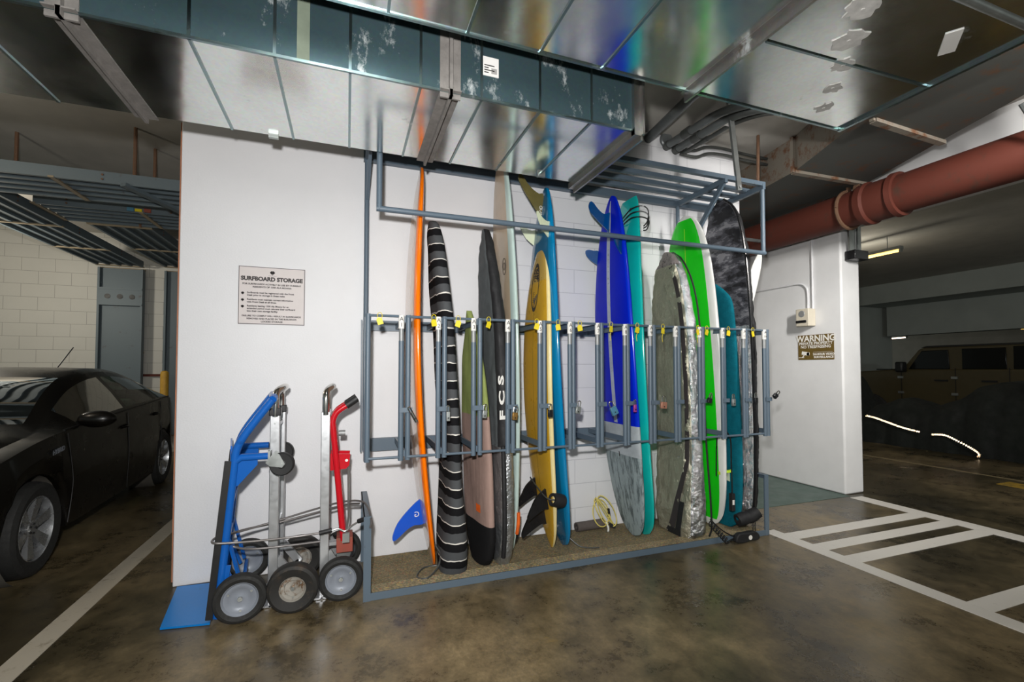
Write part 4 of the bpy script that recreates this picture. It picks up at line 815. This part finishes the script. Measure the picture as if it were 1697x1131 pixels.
# ---------------------------------------------------------------- signs and intercom
S1=thing('storage_sign',(-.485,-.004,1.684),'pale grey SURFBOARD STORAGE notice with charcoal lettering on the white wall','sign')
x0,x1,z0,z1=-.688,-.282,1.684,2.075; cx=(x0+x1)/2
MB().box((x0,-.006,z0),(x1,-.0005,z1)).build('border','signbd',S1); MB().box((x0+.005,-.0075,z0+.005),(x1-.005,-.0055,z1-.005)).build('panel','signbg',S1)
mb=MB(); ux,uz=(1,0,0),(0,0,1); Y=-.0082
def tx(s,x,z,size,al='CENTER',b=.0006,sx=1): text_mb(mb,s,(x,Y,z),ux,uz,size,0,al,b,0,sx)
tx('SURFBOARD STORAGE',cx,z1-.083,.0365,b=.0022,sx=1.0)
tx('FOR SURFBOARDS ACTIVELY IN USE BY CURRENT',cx,z1-.119,.0148,sx=1.08); tx('RESIDENTS OF 1350 ALA MOANA',cx,z1-.138,.0148,sx=1.08)
for z,ls in ((z1-.178,('Surfboards must be registered with the Front','Desk prior to storage in these racks')),(z1-.224,('Residents must maintain current information','with Front Desk at all times.')),(z1-.268,('Residents leaving 1350 Ala Moana for an','extended period must relocate their surfboard','into their own storage facility'))):
    for k,s in enumerate(ls): tx(s,x0+.052,z-.0175*k,.0155,'LEFT',sx=1.0)
    for a in range(5): 
        t_=a*2*PI/5; mb.cyl((x0+.026+.005*math.cos(t_),Y,z-.004+.004*math.sin(t_)),(x0+.026+.005*math.cos(t_),Y+.0005,z-.004+.004*math.sin(t_)),.005,8)
    mb.box((x0+.0245,Y,z-.016),(x0+.0275,Y+.0004,z-.004))
for k,s in enumerate(('FAILURE TO COMPLY WILL RESULT IN SURFBOARDS','REMOVED AND PLACED IN THE BUILDING\'S','LOCKED STORAGE')): tx(s,cx,z0+.056-.019*k,.0146,sx=1.05)
for a in range(6):
    t_=a*2*PI/6; mb.cyl((cx+.009*math.cos(t_),Y,z1-.036+.006*math.sin(t_)),(cx+.009*math.cos(t_),Y+.0005,z1-.036+.006*math.sin(t_)),.0065,10)
mb.box((cx-.0015,Y,z1-.055),(cx+.0015,Y+.0004,z1-.036)); mb.box((cx-.025,Y,z1-.059),(cx+.025,Y+.0003,z1-.0578)); mb.build('lettering','signink',S1)
S2=thing('warning_sign',(5.145,.31,1.49),'bronze WARNING private property sign with a camera symbol on the right-hand white wall','sign')
ya,yb,z0,z1=.523,.093,1.492,1.785; XW=5.144
MB().box((XW,yb,z0),(5.1495,ya,z1)).build('panel','bronze',S2)
mb=MB(); ux,uz=(0,-1,0),(0,0,1); cy_=(ya+yb)/2
def tw(s,y,z,size,al='CENTER',b=.001,sx=1): text_mb(mb,s,(XW-.001,y,z),ux,uz,size,0,al,b,0,sx)
tw('WARNING',cy_,z1-.047,.098,b=.003,sx=1.0); tw('PRIVATE PROPERTY',cy_,z1-.103,.046); tw('NO TRESPASSING',cy_,z1-.143,.046)
tw('24-HOUR VIDEO',yb+.12,z0+.062,.034,b=.0012); tw('SURVEILLANCE',yb+.12,z0+.028,.034,b=.0012); mb.box((XW-.0012,yb+.015,z0+.088),(XW-.0002,yb+.24,z0+.090))
R=Matrix.Rotation(.17,3,'X'); mb.box((XW-.0013,ya-.14,z0+.055),(XW-.0002,ya-.045,z0+.095),rot=R); mb.cyl((XW-.0013,ya-.125,z0+.068),(XW-.0003,ya-.125,z0+.068),.02,12); mb.bar((XW-.0008,ya-.075,z0+.055),(XW-.0008,ya-.055,z0+.028),.001,.012); mb.box((XW-.0013,ya-.075,z0+.022),(XW-.0002,ya-.005,z0+.03)); mb.build('lettering','white',S2)
IC=thing('intercom_box',(5.09,.36,1.89),'ivory intercom speaker box on the right-hand white wall above the warning sign','intercom')
MB().box((5.03,.30,1.885),(5.149,.46,2.09)).build('case','ivorybox',IC,bevel=.008)
mb=MB().lathe([(0,.004),(.035,.004),(.04,0)],(5.03,.385,2.03),(-1,0,0),24); 
mb.build('speaker_grille','bare',IC); MB().box((5.02,.325,1.925),(5.031,.455,1.955)).build('display','blackgl',IC,bevel=.004)
tag(MB().tube([(5.138,.325,2.985),(5.138,.325,2.09)],.011,10).build('wall_conduit','conduit'),'white vertical conduit from the red pipe down to the intercom box','conduit')
tag(MB().tube(smoothpath([(5.138,.385,2.09),(5.138,.385,2.28),(5.138,.41,2.36),(5.138,.49,2.41),(5.138,.70,2.415),(5.138,1.2,2.42),(5.138,2.4,2.43)],6),.011,10).build('wall_conduit','conduit'),'white conduit curving left from the intercom box','conduit')

# ---------------------------------------------------------------- black hatchback at left
CAR=thing('parked_car',(-2.83,1.9,0),'black hatchback car parked at left beside the white wall','car')
ang=math.radians(-3.0); CM=Matrix.Rotation(ang*-1,3,'Z')
def cw(x,y,z): p=CM@V((x,y-.93,0)); return V((-2.795+p.x,.475+p.y,z))   # car space: x right(+), y from nose, z
ztop=curve_of([(0,.60),(.08,.70),(.4,.83),(.8,.92),(1.2,.985),(1.55,1.165),(1.85,1.30),(2.25,1.385),(2.8,1.39),(3.5,1.29),(4.1,1.10),(4.3,1.04),(4.45,.93)])
zbelt=curve_of([(0,.52),(.1,.62),(.4,.76),(.9,.885),(1.4,.93),(3.0,1.0),(3.8,1.03),(4.2,.98),(4.45,.88)])
wb_=curve_of([(0,.48),(.1,.66),(.4,.80),(1.0,.85),(2.2,.862),(3.6,.845),(4.2,.76),(4.45,.60)])
wt_=curve_of([(0,.45),(.1,.60),(.4,.68),(1.0,.72),(1.75,.61),(2.5,.595),(3.3,.58),(4.1,.57),(4.45,.5)])
def zlow(y):
    z=.21
    for yc in (.93,3.63):
        d=abs(y-yc)
        if d<.355: z=max(z,.31+math.sqrt(.355**2-d*d)-.0)
    return z
N=112; ys=[4.45*i/N for i in range(N+1)]
def ring(y):
    zt,zb,wb,wt,zl=ztop(y),zbelt(y),wb_(y),wt_(y),zlow(y); zb=min(zb,zt-.015)
    lv=lambda f:(wb+(wt-wb)*(f**1.25),zb+(zt-.045-zb)*f)
    zm=min(max(zl+.02,.58),zb-.05) if zl<.55 else (zl+zb)/2
    R=[(wb*.80,zl),(wb-.012,zl),(wb+.018,(zl+zm)/2),(wb+.022,zm),(wb+.002,zb-.015),lv(.0),lv(.10),lv(.5),lv(.88),lv(1.0),(wt*.90,zt-.012),(wt*.5,zt-.003),(0,zt)]
    return R
body,ws,sg=MB(),MB(),{}
Rg=[ring(y) for y in ys]; K=len(Rg[0])
def quad(mb,i,k,s): mb.add([cw(s*Rg[i][k][0],ys[i],Rg[i][k][1]),cw(s*Rg[i+1][k][0],ys[i+1],Rg[i+1][k][1]),cw(s*Rg[i+1][k+1][0],ys[i+1],Rg[i+1][k+1][1]),cw(s*Rg[i][k+1][0],ys[i],Rg[i][k+1][1])],[(0,1,2,3) if s<0 else (3,2,1,0)])
hg_=MB()
for s in (1,-1):
    wins=[MB(),MB(),MB()]
    for i in range(N):
        y=(ys[i]+ys[i+1])/2
        for k in range(K-1):
            tgt=body
            if k in (6,7):
                if 1.48<y<2.36: tgt=wins[0]
                elif 2.44<y<3.30: tgt=wins[1]
                elif 3.36<y<3.80: tgt=wins[2]
            if k in (10,11) and 1.24<y<1.92: tgt=ws
            if k in (10,11) and 3.30<y<4.02: tgt=hg_
            quad(tgt,i,k,s)
    sg[s]=wins
# nose and tail caps
for i in (0,N):
    c=[cw(x,ys[i],z) for x,z in Rg[i]]+[cw(-x,ys[i],z) for x,z in Rg[i][::-1]]; body.add(c,[tuple(range(len(c)))])
body.build('body','carpaint',CAR,sharp=50)
ws.build('windshield','carglass',CAR); hg_.build('rear_glass','carglass',CAR)
for s in (1,-1):
    for w in sg[s]: w.build('side_window','carglass',CAR)
mb=MB(); mb.box(cw(-.62,.6,.22),cw(.62,3.95,.26)); mb.build('underbody','trimdk',CAR)
for s in (1,-1):
    for yc in (.93,3.63):
        c=cw(s*.765,yc,.31); ax=CM@V((s,0,0))
        W=MB().lathe([(.21,-.09),(.27,-.10),(.30,-.085),(.31,-.05),(.31,.05),(.30,.085),(.27,.10),(.212,.085),(.205,.05)],c,ax,40).build('wheel','tire',CAR)
        rm=MB(); rm.lathe([(.215,.08),(.207,.085),(.20,.05),(.198,-.05)],c,ax,40); rm.lathe([(0,.055),(.045,.06),(.06,.05),(.0601,.03)],c,ax,24)
        M=axis_mat(ax)
        for k in range(6):
            a=2*PI*k/6+.3; Q=lambda r_,da,z:V(c)+M@V((r_*math.cos(a+da),r_*math.sin(a+da),z))
            vs=[Q(.05,-.5,.055),Q(.05,.5,.055),Q(.20,.20,.075),Q(.20,-.20,.075),Q(.05,-.5,.03),Q(.05,.5,.03),Q(.20,.20,.04),Q(.20,-.20,.04)]
            rm.add(vs,[(0,1,2,3),(7,6,5,4),(0,3,7,4),(1,5,6,2),(2,6,7,3)])
        rm.build('rim','rim',W)
        nt=MB()
        for k in range(5):
            a=2*PI*k/5; p=V(c)+M@V((.032*math.cos(a),.032*math.sin(a),.055)); nt.cyl(p,p+V(ax)*.012,.007,8)
        nt.lathe([(.0,.0),(.195,.0)],c,ax,24); nt.build('wheel_centre','trimdk',W)
        ln=MB(); cc=cw(s*.70,yc,.31); pts=[]
        for sgn in (-.13,.115):
            pts+=[V(cc)+V(ax)*sgn+M@V((.35*math.cos(2*PI*k/24),.35*math.sin(2*PI*k/24),0)) for k in range(24)]
        ln.add(pts,[(k,(k+1)%24,24+(k+1)%24,24+k) for k in range(24)]+[tuple(range(24))]); ln.f=[f for f in ln.f]; ln.build('arch_liner','liner',CAR)
for s in (1,-1):
    mb=MB(); c=cw(s*.965,1.46,.985); R3=CM; 
    m2=MB().sphere((0,0,0),(.125,.075,.066),0,18,12); m2.v=[c+R3@V((v.x,v.y if v.y<0.03 else .03,v.z)) for v in m2.v]
    mr_=m2.build('mirror','carpaint',CAR); MB().bar(cw(s*.84,1.48,.955),cw(s*.92,1.47,.965),.05,.04).build('mirror_arm','carpaint',mr_)
    for (yy,zz,l) in ((2.30,.83,.13),(3.2,.87,.13)): MB().tube([cw(s*.875,yy-l/2,zz),cw(s*.892,yy-l/3,zz+.004),cw(s*.892,yy+l/3,zz+.008),cw(s*.872,yy+l/2,zz+.01)],.012,8).build('door_handle','carpaint',CAR)
    mb=MB()
    for y0,zt_ in ((1.28,None),(2.40,None),(3.42,None)):
        pts=[]
        for j in range(12):
            z=.24+(zbelt(y0)-.26)*j/11; pts.append(cw(s*(wb_(y0)+.024-.02*abs(j-5)/8),y0+(.04 if y0<2 else 0)*math.sin(j/3),z))
        MB().tube(pts,.004,6).build('door_seam','trimdk',CAR)
    mb=MB(); 
    for k,(y0,y1) in enumerate(((1.22,2.38),(2.40,3.84))): mb.tube([cw(s*(wb_(y0+(y1-y0)*j/8)+.003),y0+(y1-y0)*j/8,zbelt(y0+(y1-y0)*j/8)+.012) for j in range(9)],.007,6)
    mb.build('belt_trim','trimdk',CAR)
    hl=MB(); hl.tube(smoothpath([cw(s*.60,.18,.66),cw(s*.70,.32,.72),cw(s*.745,.50,.78),cw(s*.74,.62,.80)],4),.035,10,rs=None); hl.build('headlight','carglass',CAR)
for x in (-.36,.36):
    mb=MB(); mb.box(cw(x-.24,1.95,.35),cw(x+.24,2.4,.55)); mb.bar(cw(x,2.35,.5),cw(x,2.55,1.08),.44,.12,upv=(0,1,0)); mb.sphere(cw(x,2.57,1.18),(.13,.06,.09)); mb.build('seat','seat',CAR,bevel=.03)
mb=MB(); mb.bar(cw(0,3.35,.5),cw(0,3.5,1.02),1.2,.14,upv=(0,1,0)); mb.build('rear_seat','seat',CAR,bevel=.03)
mb=MB(); mb.box(cw(-.70,1.15,.72),cw(.70,1.60,.90)); mb.build('dashboard','trimdk',CAR,bevel=.04)
M_=axis_mat(CM@V((0,1,.45))); c=cw(.36,1.72,.90); MB().tube([c+M_@V((.18*math.cos(k*PI/10),.18*math.sin(k*PI/10),0)) for k in range(20)],.014,8,closed=True).build('steering_wheel','trimdk',CAR)
MB().tube([cw(.05,3.05,1.36),cw(.05,3.42,1.62)],.006,8).build('antenna','trimdk',CAR)
mb=MB(); o=cw(wb_(1.06)+.027,1.10,.80); text_mb(mb,'HYBRID',o,CM@V((0,1,.1)),V((0,0,1)),.046,0,bold=.0015,lift=.004); mb.build('badge','hub',CAR)
mb=MB(); mb.box(cw(-.1,1.70,1.305),cw(.12,1.72,1.33)); mb.build('permit_sticker','tape',CAR)

# ---------------------------------------------------------------- far right bay
JP=thing('off_road_vehicle',(12.3,2.3,0),'khaki boxy four-door off-road vehicle parked in the far dark bay','car')
def jw(x,y,z): return V((11.5+x,y,z))
mb=MB(); yz=lambda P:[(a,b) for a,b in P]
mb.prism([(4.45,.55),(4.5,1.0),(3.9,1.33),(3.08,1.38),(-.2,1.38),(-.25,.55)],jw(.85,0,0),(0,1,0),(0,0,1),1.65); mb.build('body','jeep',JP,bevel=.03)
mb=MB(); mb.prism([(3.10,1.36),(2.76,1.80),(2.66,1.84),(-.1,1.84),(-.15,1.36)],jw(.85,0,0),(0,1,0),(0,0,1),1.50); mb.build('cabin','jeep',JP,bevel=.02)
mb=MB(); mb.prism([(2.72,1.84),(2.62,1.875),(-.1,1.875),(-.15,1.84)],jw(.85,0,0),(0,1,0),(0,0,1),1.48); mb.build('roof','trimdk',JP)
for P in ([(2.95,1.38),(2.70,1.77),(2.24,1.78),(2.22,1.38)],[(2.02,1.38),(2.02,1.79),(1.37,1.79),(1.36,1.38)],[(1.27,1.37),(1.27,1.81),(.35,1.81),(.35,1.37)]): MB().prism(P,jw(.093,0,0),(0,1,0),(0,0,1),.02).build('side_window','jglass',JP,bevel=.03)
for s in (1,): 
    mr_=MB().box(jw(-.16,2.93,1.32),jw(.02,3.08,1.54)).build('mirror','trimdk',JP,bevel=.03)
mb=MB()
for y in (2.33,1.58): mb.box(jw(-.002,y-.11,1.13),jw(.02,y+.11,1.165))
mb.build('door_handle','trimdk',JP)
mb=MB()
for y in (3.05,2.10,1.30): mb.box(jw(.017,y-.006,.6),jw(.03,y+.006,1.40))
mb.build('door_seam','trimdk',JP)
mb=MB()
for y in (3.06,2.11): 
    for z in (.85,1.18): mb.box(jw(-.005,y-.05,z),jw(.02,y+.05,z+.05))
mb.build('hinge','steel',JP)
for y in (3.7,1.0):
    for x in (.10,1.6): 
        W=MB().lathe([(.2,-.12),(.38,-.12),(.41,-.08),(.41,.08),(.38,.12),(.2,.12)],jw(x,y,.41),(1,0,0),28).build('wheel','tire',JP); MB().lathe([(0,-.1),(.2,-.12),(.2,.12),(0,.1)],jw(x,y,.41),(1,0,0),20).build('rim','trimdk',W)
mb=MB(); mb.box(jw(.1,3.3,1.36),jw(1.0,3.6,1.39)); mb.build('hood_latch','trimdk',JP)
def cover(name,x0,prof,width,label,strip=None):
    T=thing(name,(x0+width/2,(prof[0][0]+prof[-1][0])/2,0),label,'covered vehicle')
    f=curve_of([(p,h) for p,h in prof]); mb=MB(); ny,nx=60,26; y0,y1=prof[0][0],prof[-1][0]
    S=lambda y,u:V((x0+width/2-width/2*math.cos(PI*u)*(1+.05*math.sin(y*11+2*u)*abs(math.cos(PI*u))+.03*math.sin(y*29+u*9)+.03*math.sin(y*17+1)),y,max(.001,f(y)*min(1,(math.sin(PI*u)*1.15)**.7)+ (.02*math.sin(y*13+u*17)*math.sin(y*5) if .1<u<.9 else 0))))
    vs=[S(y0+(y1-y0)*i/ny,j/nx) for i in range(ny+1) for j in range(nx+1)]
    mb.add(vs,[(i*(nx+1)+j,i*(nx+1)+j+1,(i+1)*(nx+1)+j+1,(i+1)*(nx+1)+j) for i in range(ny) for j in range(nx)])
    o=mb.build('cover_cloth','cover',T)
    return T,S
cv,S=cover('covered_motorcycle',9.30,[(-1.0,.15),(-.8,.9),(-.3,1.12),(.1,1.17),(.5,1.18),(.8,1.10),(1.05,.92),(1.3,.80),(1.55,.72),(1.8,.80),(2.0,.84),(2.2,.74),(2.45,.62),(2.62,.34),(2.68,.05)],1.0,'motorcycle under a dark green cover with a pale reflective strip, in the right bay')
def onc(P): return [V((9.24-.0+o,y,z)) for y,z,o in P]
for P in ([(2.36,.50,.02),(2.17,.475,-.02),(1.75,.36,-.05),(1.50,.31,-.03)],[(1.30,.29,-.05),(1.15,.30,-.02),(.98,.24,-.05),(.80,.15,-.06),(.70,.08,-.07),(.72,.02,-.06)]):
    pts=smoothpath([(9.235+o,y,z) for y,z,o in P],6); mb=MB(); PP=[pts[0]]
    for i in range(len(pts)-1):   # prismatic retro-reflective tape: a row of little three-sided corner prisms
        m=max(1,int((pts[i+1]-pts[i]).length/.02))
        PP+=[pts[i].lerp(pts[i+1],k/m) for k in range(1,m+1)]
    X_=V((-.80,-.60,0)); e3=[]
    hx=V((.6,-.8,0)); hy=V((0,0,1))
    for k in range(3):
        a_=2*PI*k/3+.5; e3.append((X_*(1/math.sqrt(3))+(hx*math.cos(a_)+hy*math.sin(a_))*math.sqrt(2/3))*.022)
    for q in PP:
        for i in range(3):
            u_,v_=e3[i],e3[(i+1)%3]; mb.add([q,q+u_,q+u_+v_,q+v_],[(0,1,2,3)])
    mb.build('reflective_strip','reflect',cv,smooth=False)
mb=MB().lathe([(0,-.03),(.05,-.03),(.06,0),(.05,.03),(0,.03)],(9.5,2.66,.06),(1,0,0),14); mb.build('wheel_hub','steel',cv)
cover('covered_motorcycle',9.75,[(2.72,.02),(2.8,.5),(2.95,.95),(3.1,1.22),(3.4,1.30),(3.8,1.28),(4.3,1.15),(4.6,.6),(4.68,.05)],.8,'dark green covered motorcycle partly hidden by the white pillar')
for i,(a,b,m,lb) in enumerate((((8.38,1.22,3.30),(8.40,2.6,3.30),'tubewarm','warm fluorescent ceiling lamp beside the white pillar'),((20.4,8.45,2.60),(20.2,7.75,2.60),'tubewhite','white fluorescent lamp far back above the khaki vehicle'),((19.4,4.3,2.62),(19.2,3.4,2.62),'tubewarm','dim warm fluorescent lamp at the far right edge'),((-3.3,-.5,2.98),(-3.3,.9,2.98),'tubewarm','warm fluorescent lamp mirrored in the black car windscreen'))):
    t=thing('tube_lamp',(a[0],(a[1]+b[1])/2,a[2]),lb,'lamp'); a,b=V(a),V(b); d=(b-a).normalized()
    MB().tube([a+d*.03,b-d*.03],.019,10).build('tube',m,t); MB().bar(a+V((0,0,.045)),b+V((0,0,.045)),.09,.05).build('housing','steel',t)
    mb=MB(); mb.bar(a,a+d*.03,.05,.05); mb.bar(b-d*.03,b,.05,.05); mb.cyl(a.lerp(b,.15)+V((0,0,.06)),V((a.lerp(b,.15).x,a.lerp(b,.15).y,CZ-.001)),.006,6); mb.cyl(a.lerp(b,.85)+V((0,0,.06)),V((a.lerp(b,.85).x,a.lerp(b,.85).y,CZ-.001)),.006,6); mb.build('end_cap','steel',t)
for o in list(bpy.data.objects):
    if 'org' in o: del o['org']
